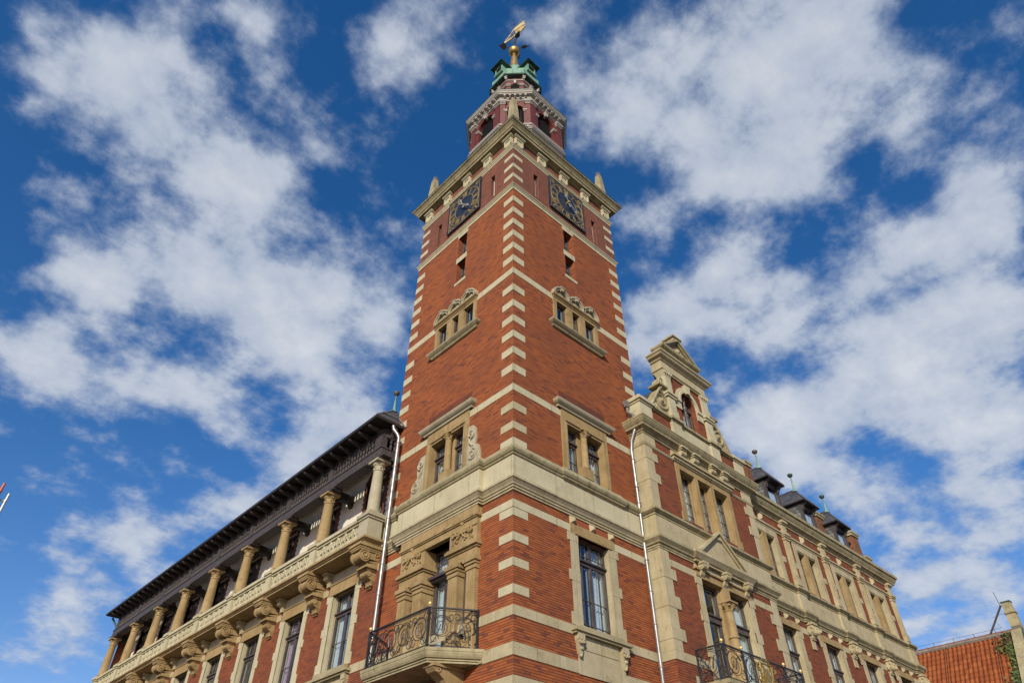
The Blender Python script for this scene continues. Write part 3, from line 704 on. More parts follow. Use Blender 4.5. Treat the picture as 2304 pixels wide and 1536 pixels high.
# ---- tall first floor window on the right face
c = 3.28; f = FR
s = MB()
for sg in (1, -1):
    s = MB()
    x0, x1 = sorted((c+sg*0.69, c+sg*1.02)); s.box(f, x0, x1, 7.84, 10.48, -0.36, 0.02)
    for z0, z1 in ((10.24, 10.5), (9.06, 9.36), (7.84, 8.18)):
        x0, x1 = sorted((c+sg*0.687, c+sg*1.13)); s.box(f, x0, x1, z0, z1, -0.35, 0.026)
    s.build('window_jamb', M['stone_old'], T)
s = MB(); s.box(f, c-1.0, c+1.0, 10.48, 10.80, -0.1, 0.028); s.box(f, c-0.82, c+0.82, 10.48, 10.55, 0.028, 0.055)
s.build('window_lintel', M['stone_ochre'], T)
MB().prism(f, [(c-0.98, 10.80), (c+0.98, 10.80), (c+0.98, 11.02), (c-0.98, 11.02)], 0, 0.006).build('relieving_arch', M['brick_arch'], T)
for k in (-1, 0, 1):
    u = c+k*0.87; s = MB()
    s.hexa([f.p(u-0.11, 10.79, 0), f.p(u+0.11, 10.79, 0), f.p(u+0.135, 11.03, 0), f.p(u-0.135, 11.03, 0)], [f.p(u-0.03, 10.86, 0.12), f.p(u+0.03, 10.86, 0.12), f.p(u+0.03, 10.95, 0.12), f.p(u-0.03, 10.95, 0.12)])
    s.build('keystone', M['stone_old'], T)
s = MB(); s.box(f, c-1.14, c+1.12, 7.60, 7.66, 0, 0.15); s.box(f, c-1.18, c+1.16, 7.66, 7.75, 0, 0.2); s.box(f, c-0.95, c+0.93, 7.75, 7.84, -0.3, 0.12)
s.build('window_sill', M['stone_dirty'], T)
s = MB(); s.box(f, c-0.96, c+0.92, 6.62, 7.6, 0, 0.03); s.box(f, c-0.7, c+0.66, 7.25, 7.6, 0.03, 0.045)
s.build('apron', M['stone_old'], T)
for u in (c-0.93, c+0.89):
    s = MB(); s.box(f, u-0.13, u+0.13, 7.46, 7.6, 0, 0.15); s.taper(f, u, 7.3, 7.46, 0.06, 0.08, 0.13, 0.05, 0.07); s.taper(f, u, 7.1, 7.3, 0.05, 0.05, 0.1, 0.05, 0.05)
    for sg in (1, -1): s.spiral(f, u+sg*0.06, 7.4, 0.15, 0.055, 0.015, 1.2, 0, 0.022, sg, 12)
    s.ball(f.p(u, 7.07, 0.07), 0.055, 8); s.ball(f.p(u, 7.24, 0.1), 0.05, 8)
    s.build('console', M['stone_old'], T)
window(f, T, c-0.69, c+0.69, 7.84, 10.48, -0.18, transom=9.78, mull=c, bars_h=(10.02, 8.05, 8.72), bars_v=[(c-0.4, 9.88, 10.41), (c+0.4, 9.88, 10.41), (c-0.35, 7.91, 9.72), (c+0.35, 7.91, 9.72)], curtain='sides', fw_=0.07)

# ---- balcony door with its stone frame on the left face
f = FL; c = 3.20
s = MB()
s.box(f, c-1.87, c+1.87, 10.78, 11.03, 0, 0.19); s.box(f, c-1.9, c+1.9, 10.70, 10.78, 0, 0.23); s.box(f, c-1.86, c+1.86, 10.66, 10.70, 0, 0.2)
s.box(f, c-1.84, c+1.84, 10.45, 10.66, -0.5, 0.16)
for sg in (1, -1):
    x0, x1 = sorted((c+sg*0.60, c+sg*1.84)); s.box(f, x0, x1, 9.98, 10.45, -0.5, 0.13)      # panel behind the carving
    s.box(f, x0, x1, 9.50, 9.78, -0.5, 0.13); s.box(f, *sorted((c+sg*0.56, c+sg*1.88)), 9.78, 9.84, -0.3, 0.17); s.box(f, *sorted((c+sg*0.52, c+sg*1.92)), 9.84, 9.93, -0.3, 0.24); s.box(f, *sorted((c+sg*0.55, c+sg*1.89)), 9.93, 9.98, -0.3, 0.2)
s.build('door_surround', M['stone_ochre'], T)
for sg in (1, -1):
    for a, wd in ((1.62, 0.215), (0.83, 0.235)):
        u = c+sg*a; s = MB()
        s.box(f, u-wd, u+wd, 6.95, 7.35, -0.35, 0.17); s.box(f, u-wd+0.03, u+wd-0.03, 7.35, 9.25, -0.35, 0.13)
        for k in (-0.09, 0.0, 0.09): s.box(f, u+k-0.03, u+k+0.03, 7.5, 9.0, 0.13, 0.15)
        s.box(f, u-wd, u+wd, 9.17, 9.22, -0.35, 0.16); s.box(f, u-wd-0.02, u+wd+0.02, 9.30, 9.38, -0.35, 0.18); s.box(f, u-wd-0.06, u+wd+0.06, 9.38, 9.5, -0.35, 0.22); s.box(f, u-wd, u+wd, 9.22, 9.30, -0.35, 0.14)
        s.build('pilaster', M['stone_ochre'], T)
    # carved trophy above the side light
    u = c+sg*1.22; s = MB()
    s.box(f, u-0.48, u+0.48, 9.98, 10.05, 0.1, 0.2); s.prism(f, [(u-0.36, 10.05), (u+0.36, 10.05), (u+0.30, 10.3), (u+0.12, 10.42), (u-0.12, 10.42), (u-0.30, 10.3)], 0.1, 0.19)
    s.box(f, u-0.33, u+0.33, 10.3, 10.36, 0.1, 0.25)
    s.taper(f, u, 10.36, 10.62, 0.17, 0.13, 0.03, 0.07, 0.03); s.ball(f.p(u, 10.62, 0.2), 0.06, 8)
    for q in (1, -1):
        s.spiral(f, u+q*0.36, 10.36, 0.2, 0.11, 0.03, 1.3, 0, 0.03, q, 16); s.spiral(f, u+q*0.38, 10.14, 0.19, 0.09, 0.02, 1.3, PI, 0.025, -q, 16)
        s.tube([f.p(u+q*0.26, 10.12, 0.2), f.p(u+q*0.13, 10.2, 0.24), f.p(u+q*0.05, 10.3, 0.22)], 0.03, 5); s.box(f, u+q*0.17-0.03, u+q*0.17+0.03, 10.08, 10.3, 0.19, 0.23)
    s.build('carving', M['stone_ochre'], T)
    x0, x1 = sorted((c+sg*1.05, c+sg*1.42)); window(f, T, x0, x1, 6.95, 9.5, -0.12, fw_=0.05, bars_h=(8.2,))
dw = window(f, T, c-0.60, c+0.60, 6.95, 10.45, -0.3, transom=9.52, bars_h=(9.98,), bars_v=[(c, 9.62, 10.38)], curtain='full', fw_=0.09)
s = MB(); s.box(f, c-0.66, c+0.66, 9.46, 9.52, -0.29, -0.12); s.box(f, c-0.7, c+0.7, 9.52, 9.60, -0.29, -0.04); s.box(f, c-0.5, c+0.5, 7.02, 7.55, -0.33, -0.27); s.box(f, c-0.05, c+0.05, 7.02, 9.42, -0.34, -0.28)
s.box(f, c-0.51, c-0.44, 7.55, 9.42, -0.33, -0.28); s.box(f, c+0.44, c+0.51, 7.55, 9.42, -0.33, -0.28)
s.build('balcony_door', M['frame'], T)

# ---- scroll work for railings
def scrollwork(b, P, s0, s1, z0, z1, seed, rad=0.012):
    """P(s, z) -> point; fills the panel s0..s1, z0..z1 with wrought scrolls"""
    rnd = random.Random(seed); W = s1-s0; H = z1-z0
    def sp(cu, cz, r0, r1, turns, a0, sg, rr=rad, n=24):
        pts = []
        for i in range(n+1):
            t = i/n; r = r0*(1-t)**0.8+r1*t; a = a0+sg*2*PI*turns*t
            pts.append(P(s0+cu+r*math.cos(a), z0+cz+r*math.sin(a)))
        b.tube(pts, rr, 5, rr*0.8)
    k = max(1, round(W/(H*0.85))); cw = W/k
    for i in range(k):
        c0 = cw*(i+0.5); sg = 1 if i % 2 == 0 else -1
        R = min(cw, H)*0.46
        sp(c0-sg*R*0.12, H*0.52, R, R*0.16, 1.75, PI/2*(1-sg)+0.4*sg, sg)
        sp(c0, H*0.55, R*0.98, R*0.8, 0.98, 0.3*sg, sg, rad*0.9)
        sp(c0+sg*cw*0.36, H*0.20, H*0.19, H*0.03, 1.3, PI*0.5, -sg); sp(c0-sg*cw*0.36, H*0.84, H*0.15, H*0.03, 1.3, -PI*0.5, -sg)
        sp(c0+sg*cw*0.36, H*0.82, H*0.13, H*0.02, 1.2, PI, sg); sp(c0-sg*cw*0.30, H*0.16, H*0.14, H*0.03, 1.2, 0, sg)
        # curved leaf
        pts = [P(s0+c0+sg*cw*(0.05+0.18*t), z0+H*(0.35+0.42*math.sin(t*2.0))) for t in [j/8 for j in range(9)]]
        b.tube(pts, rad*2.1, 5, rad*0.4)
        pts = [P(s0+c0-sg*cw*(0.46-0.4*t), z0+H*(0.05+0.55*t*t)) for t in [j/8 for j in range(9)]]
        b.tube(pts, rad, 5, rad)
def railing(par, pts, z0, z1, posts, gold, name='railing'):
    b = MB()
    for i in range(len(pts)-1):
        a = Vector(pts[i]); d = Vector(pts[i+1])-a; L = d.length; d.normalize(); nn = Vector((d.y, -d.x)); ff = F(a, d, nn)
        b.box(ff, -0.02, L+0.02, z1-0.035, z1, -0.03, 0.03); b.box(ff, 0, L, z1-0.085, z1-0.07, -0.012, 0.012); b.box(ff, 0, L, z0+0.07, z0+0.09, -0.014, 0.014)
        scrollwork(b, lambda s_, z_: ff.p(s_, z_, 0), 0.05, L-0.05, z0+0.1, z1-0.09, i*5+3)
    for (x, y) in posts:
        ff = F((x, y), (1, 0), (0, -1)); b.box(ff, -0.028, 0.028, z0, z1, -0.028, 0.028); b.box(ff, -0.04, 0.04, z1-0.2, z1-0.13, -0.04, 0.04); b.ball((x, y, z0+0.09), 0.05, 8)
    ob = b.build(name, M['iron'], par)
    for (x, y) in gold:
        g_ = MB(); g_.ball((x, y, z1+0.075), 0.05, 10); g_.tube([(x, y, z1), (x, y, z1+0.05)], 0.018, 6)
        g_.build('ball_finial', M['gold'], par, smooth=True)
    return ob
# ---- balcony of the tower
bal = bx('balcony', M['stone_dirty'], T, FL, 1.1, 5.55, 6.66, 6.72, 0.0, 0.05)
plan = [(0, 5.62), (-1.22, 4.78), (-1.22, 1.90), (0, 1.06)]
b = MB(); ins = [(0.02, 5.4), (-1.02, 4.66), (-1.02, 2.02), (0.02, 1.28)]
b.hexa([(x, y, 6.66) for x, y in ins], [(x, y, 6.97) for x, y in ins])
b.sweep([(-0.2, 6.655), (-0.12, 6.655), (-0.12, 6.7), (-0.09, 6.71), (-0.09, 6.75), (-0.05, 6.76), (-0.02, 6.81), (0.0, 6.87), (0.0, 6.9), (0.012, 6.91), (0.012, 6.985), (-0.2, 6.985)], plan)
b.build('balcony_slab', M['stone_dirty'], bal)
for u in (2.0, 4.65):
    s = MB(); ff = FL
    prof = [(0, 6.64), (0.95, 6.64), (0.97, 6.55), (0.9, 6.47), (0.78, 6.42), (0.62, 6.32), (0.48, 6.12), (0.4, 5.85), (0.3, 5.55), (0.16, 5.4), (0, 5.36)]
    s.prismw(ff, prof, u-0.17, u+0.17); s.box(ff, u-0.22, u+0.22, 6.58, 6.655, 0, 1.0)
    for q in (1, -1): s.spiral(ff.__class__(ff.p(u+q*0.175, 0, 0)[:2], (-1, 0), (0, 1)), 0.82, 6.52, 0, 0.1, 0.02, 1.5, 0, 0.02, 1, 18)
    s.build('bracket', M['stone_ochre'], bal)
rp = [(0, 5.38), (-1.12, 4.70), (-1.12, 1.98), (0, 1.32)]
railing(bal, rp, 6.985, 8.02, [(-0.03, 5.38), (-1.12, 4.70), (-1.12, 1.98), (-0.03, 1.32)], [(-1.12, 4.70), (-1.12, 1.98)])

# ---- clocks
def clock(f, cu, cz, mirror):
    H = 1.135
    d = MB(); d.box(f, cu-H, cu+H, cz-H, cz+H, 0, 0.07)
    dial = d.build('clock_face', M['dial'], T)
    k = MB()
    for a in ((-H, H, H-0.035, H), (-H, H, -H, -H+0.035), (-H, -H+0.035, -H+0.035, H-0.035), (H-0.035, H, -H+0.035, H-0.035)): k.box(f, cu+a[0], cu+a[1], cz+a[2], cz+a[3], 0.07, 0.10)
    k.build('clock_border', M['dial'], dial)
    sx = -1 if mirror else 1
    P2 = lambda ang, r: (cu+sx*r*math.sin(ang), cz+r*math.cos(ang))     # clockwise for the viewer
    k = MB()
    for r0, r1 in ((1.055, 1.075), (1.005, 1.018), (0.635, 0.657)):
        k.archring(f, cu, cz, r0, r1, 0.071, 0.085, 48, 0, 2*PI)
    k.box(f, cu-H+0.06, cu+H-0.06, cz+H-0.085, cz+H-0.07, 0.071, 0.08); k.box(f, cu-H+0.06, cu+H-0.06, cz-H+0.07, cz-H+0.085, 0.071, 0.08)
    for q in (1, -1): k.box(f, *sorted((cu+q*(H-0.085), cu+q*(H-0.07))), cz-H+0.085, cz+H-0.085, 0.071, 0.08)
    k.build('dial_ring', M['gold_paint'], dial)
    def bar(k, a, t0, r0, t1, r1, wd):
        # stroke inside numeral a, tangential offsets t0/t1 at radii r0/r1
        A = Vector((math.sin(a)*r0+math.cos(a)*t0, math.cos(a)*r0-math.sin(a)*t0)); B = Vector((math.sin(a)*r1+math.cos(a)*t1, math.cos(a)*r1-math.sin(a)*t1))
        dd = (B-A).normalized(); nn = Vector((-dd.y, dd.x))*wd/2
        k.prism(f, [(cu+sx*q.x, cz+q.y) for q in (A-nn, A+nn, B+nn, B-nn)], 0.071, 0.088)
    NUM = ['XII', 'I', 'II', 'III', 'IIII', 'V', 'VI', 'VII', 'VIII', 'IX', 'X', 'XI']
    for h, word in enumerate(NUM):
        a = h*PI/6; k = MB(); wds = {'I': 0.075, 'V': 0.15, 'X': 0.15}
        tot = sum(wds[ch] for ch in word); t = -tot/2
        r0, r1 = 0.69, 0.97
        for ch in word:
            wd = wds[ch]; m = t+wd/2
            if ch == 'I': bar(k, a, m, r0, m, r1, 0.034)
            elif ch == 'V': bar(k, a, m, r0, m-0.055, r1, 0.036); bar(k, a, m, r0, m+0.055, r1, 0.022)
            else: bar(k, a, m+0.055, r0, m-0.055, r1, 0.036); bar(k, a, m-0.055, r0, m+0.055, r1, 0.022)
            t += wd
        k.build('numeral', M['gold_paint'], dial)
    # corner ornaments: two suns above, two leaf sprays below
    for q in (1, -1):
        k = MB(); sxx, szz = cu+q*0.88, cz+0.88
        k.archring(f, sxx, szz, 0.05, 0.075, 0.071, 0.085, 12, 0, 2*PI)
        for j in range(8):
            a = j*PI/4; k.prism(f, [(sxx+0.08*math.cos(a-0.2), szz+0.08*math.sin(a-0.2)), (sxx+0.08*math.cos(a+0.2), szz+0.08*math.sin(a+0.2)), (sxx+0.15*math.cos(a), szz+0.15*math.sin(a))], 0.071, 0.084)
        k.build('sun_ornament', M['gold_paint'], dial)
        k = MB()
        for (ox, oz, r_, a_) in ((0.93, -0.93, 0.10, 0), (0.72, -0.98, 0.08, 2), (0.98, -0.70, 0.08, 4), (0.84, -0.84, 0.07, 1), (0.60, -1.0, 0.05, 3), (1.0, -0.58, 0.05, 5)):
            for j in range(3):
                a = a_+j*2.1; k.prism(f, [(cu+q*(ox+r_*math.cos(a)), cz+oz+r_*math.sin(a)), (cu+q*(ox+0.4*r_*math.cos(a+0.9)), cz+oz+0.4*r_*math.sin(a+0.9)), (cu+q*(ox-0.2*r_*math.cos(a)), cz+oz-0.2*r_*math.sin(a)), (cu+q*(ox+0.4*r_*math.cos(a-0.9)), cz+oz+0.4*r_*math.sin(a-0.9))], 0.071, 0.086)
        k.build('leaf_ornament', M['gold_paint'], dial)
    def hand(ang, L, wd, w0, tail, nm):
        k = MB(); D = lambda r, t: (cu+sx*(r*math.sin(ang)+t*math.cos(ang)), cz+r*math.cos(ang)-t*math.sin(ang))
        k.prism(f, [D(-tail, -wd*0.5), D(-tail, wd*0.5), D(L*0.62, wd*0.6), D(L*0.7, wd*2.4), D(L*0.78, wd*0.8), D(L, 0), D(L*0.78, -wd*0.8), D(L*0.7, -wd*2.4), D(L*0.62, -wd*0.6)], w0, w0+0.025)
        k.prism(f, [D(-tail-0.14, 0), D(-tail-0.06, wd*1.6), D(-tail, 0), D(-tail-0.06, -wd*1.6)], w0, w0+0.025)
        k.build(nm, M['silver'], dial)
    hand(2*PI*22.5/60, 0.86, 0.032, 0.2, 0.24, 'minute_hand'); hand(2*PI*(11+22.5/60)/12, 0.58, 0.045, 0.165, 0.15, 'hour_hand')
    MB().lathe(f.p(cu, cz, 0.07), [(0.06, 0), (0.06, 0.15), (0.04, 0.19)], 10, f.n).build('hand_boss', M['gold_paint'], dial)
clock(FR, 3.32, 26.90, False); clock(FL, 3.235, 26.87, True)

# ================================================================== bell stage
def octv(a, c, cx=3.3, cy=3.24):
    return [(cx-c, cy-a), (cx+c, cy-a), (cx+a, cy-c), (cx+a, cy+c), (cx+c, cy+a), (cx-c, cy+a), (cx-a, cy+c), (cx-a, cy-c)]
def facets(V):
    out = []
    for i in range(8):
        A = Vector(V[i]); B = Vector(V[(i+1) % 8]); d = (B-A); L = d.length; d.normalize(); out.append((F(A, d, (d.y, -d.x)), L))
    return out
BA, BC = 2.30, 1.15
VB = octv(BA, BC); FB = facets(VB)
b = MB()
for f, L in FB:
    r = 0.60 if L > 2 else 0.455
    b.arch(f, 0, L, 30.0, 36.0, L/2, r, 34.98, 33.45, 0, 0.2)
bell = b.build('bell_stage', M['red_wood'], T, recalc=False)
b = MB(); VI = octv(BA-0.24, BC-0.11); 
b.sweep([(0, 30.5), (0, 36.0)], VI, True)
b.build('bell_void_shade', M['void_dark'], bell)  # plain black sheet, paints the unlit bell chamber behind the arches
b = MB()
for f, L in FB:
    r = 0.60 if L > 2 else 0.455
    for k in range(int(2*r/0.085)):
        u = L/2-r+0.04+k*0.085; top = 34.98+math.sqrt(max(0, r*r-(u-L/2)**2))-0.02
        b.box(f, u-0.008, u+0.008, 33.45, top, -0.16, -0.145)
b.build('bird_grille', M['timber_dark'], bell)
# corner pilasters, archivolts
for i, (f, L) in enumerate(FB):
    b = MB(); wd = 0.33 if L > 2 else 0.27
    b.box(f, 0, wd, 33.1, 35.5, 0, 0.07); b.build('corner_pilaster', M['red_wood'], bell)
    b = MB(); b.box(f, L-wd, L, 33.1, 35.5, 0, 0.071); b.build('corner_pilaster', M['red_wood'], bell)
    r = 0.60 if L > 2 else 0.455
    b = MB(); b.archring(f, L/2, 34.98, r+0.01, r+0.09, 0, 0.035, 18)
    b.build('archivolt', M['red_wood'], bell)
    for q in (0, 1):
        b = MB()
        u0, u1 = (-0.04, wd+0.05) if q == 0 else (L-wd-0.05, L+0.04)
        b.box(f, u0+0.03, u1-0.02, 35.5, 35.58, 0, 0.11); b.box(f, u0+0.01, u1, 35.58, 35.66, 0, 0.15); b.box(f, u0-0.02, u1+0.04, 35.66, 35.78, 0, 0.2)
        b.build('capital', M['white_wood'], bell)
        bx('pilaster_base', M['white_wood'], bell, f, u0+0.02, u1-0.01, 33.08, 33.2, 0, 0.11)
    for q in (1, -1):
        b = MB()
        e = L/2+q*r; x0, x1 = sorted((e-q*0.03, e+q*0.16)); b.box(f, x0, x1, 34.82, 34.9, -0.3, 0.05); x0, x1 = sorted((e-q*0.05, e+q*0.18)); b.box(f, x0, x1, 34.9, 34.98, -0.3, 0.085)
        b.build('impost', M['white_wood'], bell)
    zt = 34.98+r; b = MB()
    b.hexa([f.p(L/2-0.07, zt-0.06, -0.1), f.p(L/2+0.07, zt-0.06, -0.1), f.p(L/2+0.07, zt-0.06, 0.10), f.p(L/2-0.07, zt-0.06, 0.10)], [f.p(L/2-0.11, zt+0.22, -0.1), f.p(L/2+0.11, zt+0.22, -0.1), f.p(L/2+0.11, zt+0.22, 0.17), f.p(L/2-0.11, zt+0.22, 0.17)])
    b.box(f, L/2-0.12, L/2+0.12, zt+0.22, zt+0.28, -0.05, 0.2)
    b.build('keystone', M['white_wood'], bell)
b = MB()
b.sweep([(0, 32.86), (0.06, 32.88), (0.08, 32.93), (0.15, 32.97), (0.16, 33.02), (0.2, 33.04), (0.2, 33.09), (0, 33.12)], VB, True)
b.sweep([(0, 33.36), (0.10, 33.38), (0.13, 33.43), (0.13, 33.47), (-0.3, 33.5)], VB, True)
for f, L in FB:
    for k in range(int(L/0.15)):
        u = 0.08+k*0.15; b.box(f, u, u+0.08, 33.2, 33.36, 0, 0.09)
b.sweep([(-0.1, 33.12), (0.055, 33.12), (0.055, 33.2), (0, 33.2)], VB, True)
b.build('base_cornice', M['white_wood'], bell)
b = MB()
b.sweep([(0, 35.86), (0.05, 35.88), (0.05, 35.95), (0.08, 35.97), (0.10, 36.0), (0.12, 36.0), (0.12, 36.16), (0.30, 36.18), (0.30, 36.25), (0.34, 36.27), (0.37, 36.33), (0.42, 36.39), (0.42, 36.44), (0, 36.5)], VB, True)
b.build('top_cornice', M['white_wood'], bell)
for f, L in FB:
    n = 7 if L > 2 else 5
    for k in range(n):
        u = 0.1+(L-0.2)*(k+0.5)/n; b = MB()
        b.box(f, u-0.055, u+0.055, 36.06, 36.175, 0.12, 0.28); b.box(f, u-0.055, u+0.055, 36.0, 36.06, 0.12, 0.2)
        b.build('modillion', M['white_wood'], bell)
b = MB(); b.sweep([(0.43, 36.445), (0.44, 36.445), (0.44, 36.475), (0.30, 36.52), (-0.35, 37.1), (-0.75, 38.0)], VB, True)
b.build('bell_stage_roof', M['copper_dark'], bell)
# small roof flaps on the far diagonal sides
for i in (1, 5, 3, 7):
    f, L = FB[i]
    if i == 7: continue
    b = MB(); m = L/2
    b.box(f, m-0.42, m+0.42, 36.6, 37.5, -0.5, 0.1); b.prism(f, [(m-0.52, 37.5), (m+0.52, 37.5), (m, 37.95)], -0.9, 0.18)
    b.build('roof_dormer', M['copper_dark'], bell)

# ---- lantern
LA, LC = 1.30, 0.58; LX, LY = 3.27, 3.27
VL = octv(LA, LC, LX, LY); FLn = facets(VL)
b = MB()
for f, L in FLn: b.arch(f, 0, L, 37.3, 40.66, L/2, 0.26, 39.62, 38.5, 0, 0.2, 10)
lan = b.build('lantern', M['red_wood'], T, recalc=False)
b = MB()
for f, L in FLn:
    for k in range(12):
        z = 38.55+k*0.11
        hw = 0.25 if z < 39.6 else math.sqrt(max(0.001, 0.26**2-(z-39.62)**2))*0.98
        b.hexa([f.p(L/2-hw, z, -0.16), f.p(L/2+hw, z, -0.16), f.p(L/2+hw, z, -0.02), f.p(L/2-hw, z, -0.02)], [f.p(L/2-hw, z+0.1, -0.2), f.p(L/2+hw, z+0.1, -0.2), f.p(L/2+hw, z+0.02, -0.02), f.p(L/2-hw, z+0.02, -0.02)])
    b.box(f, L/2-0.27, L/2+0.27, 38.5, 39.9, -0.24, -0.2)
b.build('louvre', M['timber_dark'], lan)
for f, L in FLn:
    for q in (1, -1):
        b = MB(); e = L/2+q*0.26; x0, x1 = sorted((e, L/2+q*(L/2+0.03))); b.box(f, x0, x1, 39.60, 39.67, 0, 0.05); b.box(f, *sorted((e-q*0.02, L/2+q*(L/2+0.05))), 39.67, 39.73, 0, 0.09)
        b.build('impost', M['white_wood'], lan)
b = MB(); b.sweep([(0, 40.2), (0.05, 40.22), (0.05, 40.28), (0, 40.3)], VL, True); b.build('moulding', M['white_wood'], lan)
for i, (f, L) in enumerate(FLn):
    zt = 39.88; b = MB(); b.hexa([f.p(L/2-0.05, zt-0.02, 0), f.p(L/2+0.05, zt-0.02, 0), f.p(L/2+0.05, zt-0.02, 0.08), f.p(L/2-0.05, zt-0.02, 0.08)], [f.p(L/2-0.09, zt+0.2, 0), f.p(L/2+0.09, zt+0.2, 0), f.p(L/2+0.09, zt+0.2, 0.14), f.p(L/2-0.09, zt+0.2, 0.14)])
    b.box(f, L/2-0.1, L/2+0.1, zt+0.2, zt+0.26, 0, 0.16); b.build('keystone', M['white_wood'], lan)
    v = Vector(VL[i]); o = (v-Vector((LX, LY))).normalized(); ff = F(v, (-o.y, o.x), o); b = MB()
    b.box(ff, -0.09, 0.09, 40.46, 40.58, -0.05, 0.17); b.taper(ff, 0, 40.32, 40.46, 0.05, 0.05, 0.08, 0.07, 0.09); b.build('bracket', M['white_wood'], lan)
b = MB(); b.sweep([(0.0, 40.58), (0.24, 40.60), (0.27, 40.64), (0.27, 40.69), (0.0, 40.72)], VL, True); b.build('eave_board', M['copper_dark'], lan)
# ---- copper dome
b = MB()
prof = [(0.25, 40.69), (0.05, 40.77), (0.04, 41.0), (0.06, 41.15), (0.09, 41.35), (0.08, 41.55), (0.03, 41.74), (-0.06, 41.90), (-0.2, 42.04), (-0.40, 42.2), (-0.62, 42.45), (-0.72, 42.8), (-0.76, 43.3), (-0.82, 43.9)]
k = MB(); V = VL; rings = []
for d_, z in prof:
    a = LA+d_; cc = max(0.12, LC*(a/LA)); rings.append([(x, y, z) for x, y in octv(a, cc, LX, LY)])
for i in range(len(rings)-1): b.strip(rings[i], rings[i+1], True)
dome = b.build('copper_dome', M['copper'], T)
b = MB()
for i in range(8):
    pts = [rings[j][i] for j in range(len(rings))]; b.tube([(x*1.0, y*1.0, z) for x, y, z in pts], 0.022, 5)
b.build('dome_seam', M['copper'], dome)
for ox, oy in ((-1, 0), (0, -1), (1, 0), (0, 1)):
    f = F((LX+ox*0.55, LY+oy*0.55), (-oy, ox), (ox, oy)) if True else None
    b = MB(); D0 = 0.55; 
    for q in (1, -1): b.box(f, *sorted((q*0.24, q*0.31)), 41.72, 42.62, -0.2, D0+0.36)
    b.box(f, -0.24, 0.24, 41.72, 41.95, -0.2, D0+0.36); b.box(f, -0.24, 0.24, 42.46, 42.62, -0.2, D0+0.36)
    b.box(f, -0.36, 0.36, 41.66, 41.74, -0.2, D0+0.42)
    lc = b.build('dome_lucarne', M['copper'], dome)
    # finials would be a fourth level: the lucarne's roof, ball and louvre are pieces of the dome
    b = MB(); b.hexa([f.p(-0.52, 42.62, -0.25), f.p(0.52, 42.62, -0.25), f.p(0.52, 42.62, D0+0.6), f.p(-0.52, 42.62, D0+0.6)], [f.p(-0.52, 42.66, -0.25), f.p(0.52, 42.66, -0.25), f.p(0.52, 42.66, D0+0.6), f.p(-0.52, 42.66, D0+0.6)])
    b.hexa([f.p(-0.5, 42.66, -0.22), f.p(0.5, 42.66, -0.22), f.p(0.5, 42.66, D0+0.57), f.p(-0.5, 42.66, D0+0.57)], [f.p(-0.03, 43.2, 0.1), f.p(0.03, 43.2, 0.1), f.p(0.03, 43.2, 0.24), f.p(-0.03, 43.2, 0.24)])
    b.build('lucarne_roof', M['copper_dark'], dome)
    b = MB()
    for z in (42.0, 42.12, 42.24, 42.36): b.box(f, -0.24, 0.24, z, z+0.05, 0.2, D0+0.3)
    b.box(f, -0.24, 0.24, 41.95, 42.46, 0.1, 0.2); b.build('lucarne_louvre', M['timber_dark'], dome)
    q = f.p(0, 43.2, 0.17); b = MB(); b.tube([(q[0], q[1], 43.15), (q[0], q[1], 43.36)], 0.025, 6); b.ball((q[0], q[1], 43.43), 0.1, 10); b.build('ball_finial', M['gold_dull'], dome, smooth=True)
# ---- spike, ball and vane
SX, SY = 3.21, 3.33
b = MB(); b.lathe((SX, SY, 43.4), [(0.46, 0), (0.36, 0.5), (0.30, 1.2), (0.24, 1.9), (0.20, 2.35), (0.17, 2.45), (0.13, 2.5), (0.12, 2.95)], 16)
vane = b.build('weather_vane', M['gold_dull'], T, smooth=True)
MB().ball((SX, SY, 46.70), 0.395, 24).build('ball', M['gold_dull'], vane, smooth=True)
b = MB(); b.lathe((SX, SY, 47.05), [(0.07, 0), (0.06, 0.9), (0.035, 1.0), (0.03, 2.2), (0.02, 2.3), (0.018, 3.7)], 8); b.ball((SX, SY, 50.85), 0.05, 8); b.tube([(SX, SY, 48.4), (SX-0.12, SY-0.05, 48.8), (SX-0.3, SY+0.1, 49.35)], 0.03, 5)
b.build('vane_pole', M['timber_dark'], vane)
rtv = Vector((rt.x, rt.y)); twd = Vector((-fw.x, -fw.y)).normalized()
for ang, z0, L, rise in ((178, 47.0, 0.95, 0.42), (8, 47.0, 0.9, 0.2), (60, 47.5, 0.55, 0.75), (290, 47.2, 0.8, 0.25)):
    a = math.radians(ang); d2 = rtv*math.cos(a)-twd*math.sin(a)*-1.0
    f = F((SX, SY), (d2.x, d2.y), (-d2.y, d2.x)); b = MB()
    b.tube([f.p(0.03, z0, 0), f.p(L*0.3, z0+rise*0.55, 0), f.p(L*0.55, z0+rise*0.85, 0)], 0.045, 6, 0.03)
    cx_, cz_ = L*0.55, z0+rise*0.85; tl = math.atan2(rise*0.3, L*0.5)
    LS = 1.25
    out = [(0, 0), (0.02, 0.10), (0.10, 0.19), (0.20, 0.18), (0.30, 0.09), (0.46, 0.0), (0.30, -0.09), (0.20, -0.18), (0.10, -0.19), (0.02, -0.10)]
    # heart shaped leaf, dished and turned flat to the street
    A = [Vector((f.p(cx_+LS*px_*math.cos(tl), cz_+LS*px_*math.sin(tl), LS*py_*0.8))) + Vector((0, 0, LS*py_*0.55)) for px_, py_ in out]
    b.hexa(A, [p_+Vector((0, 0, 0.035)) for p_ in A]); b.build('leaf', M['timber_dark'], vane)
f = F((SX, SY), (0.15, -1), (-1, -0.15))
b = MB()
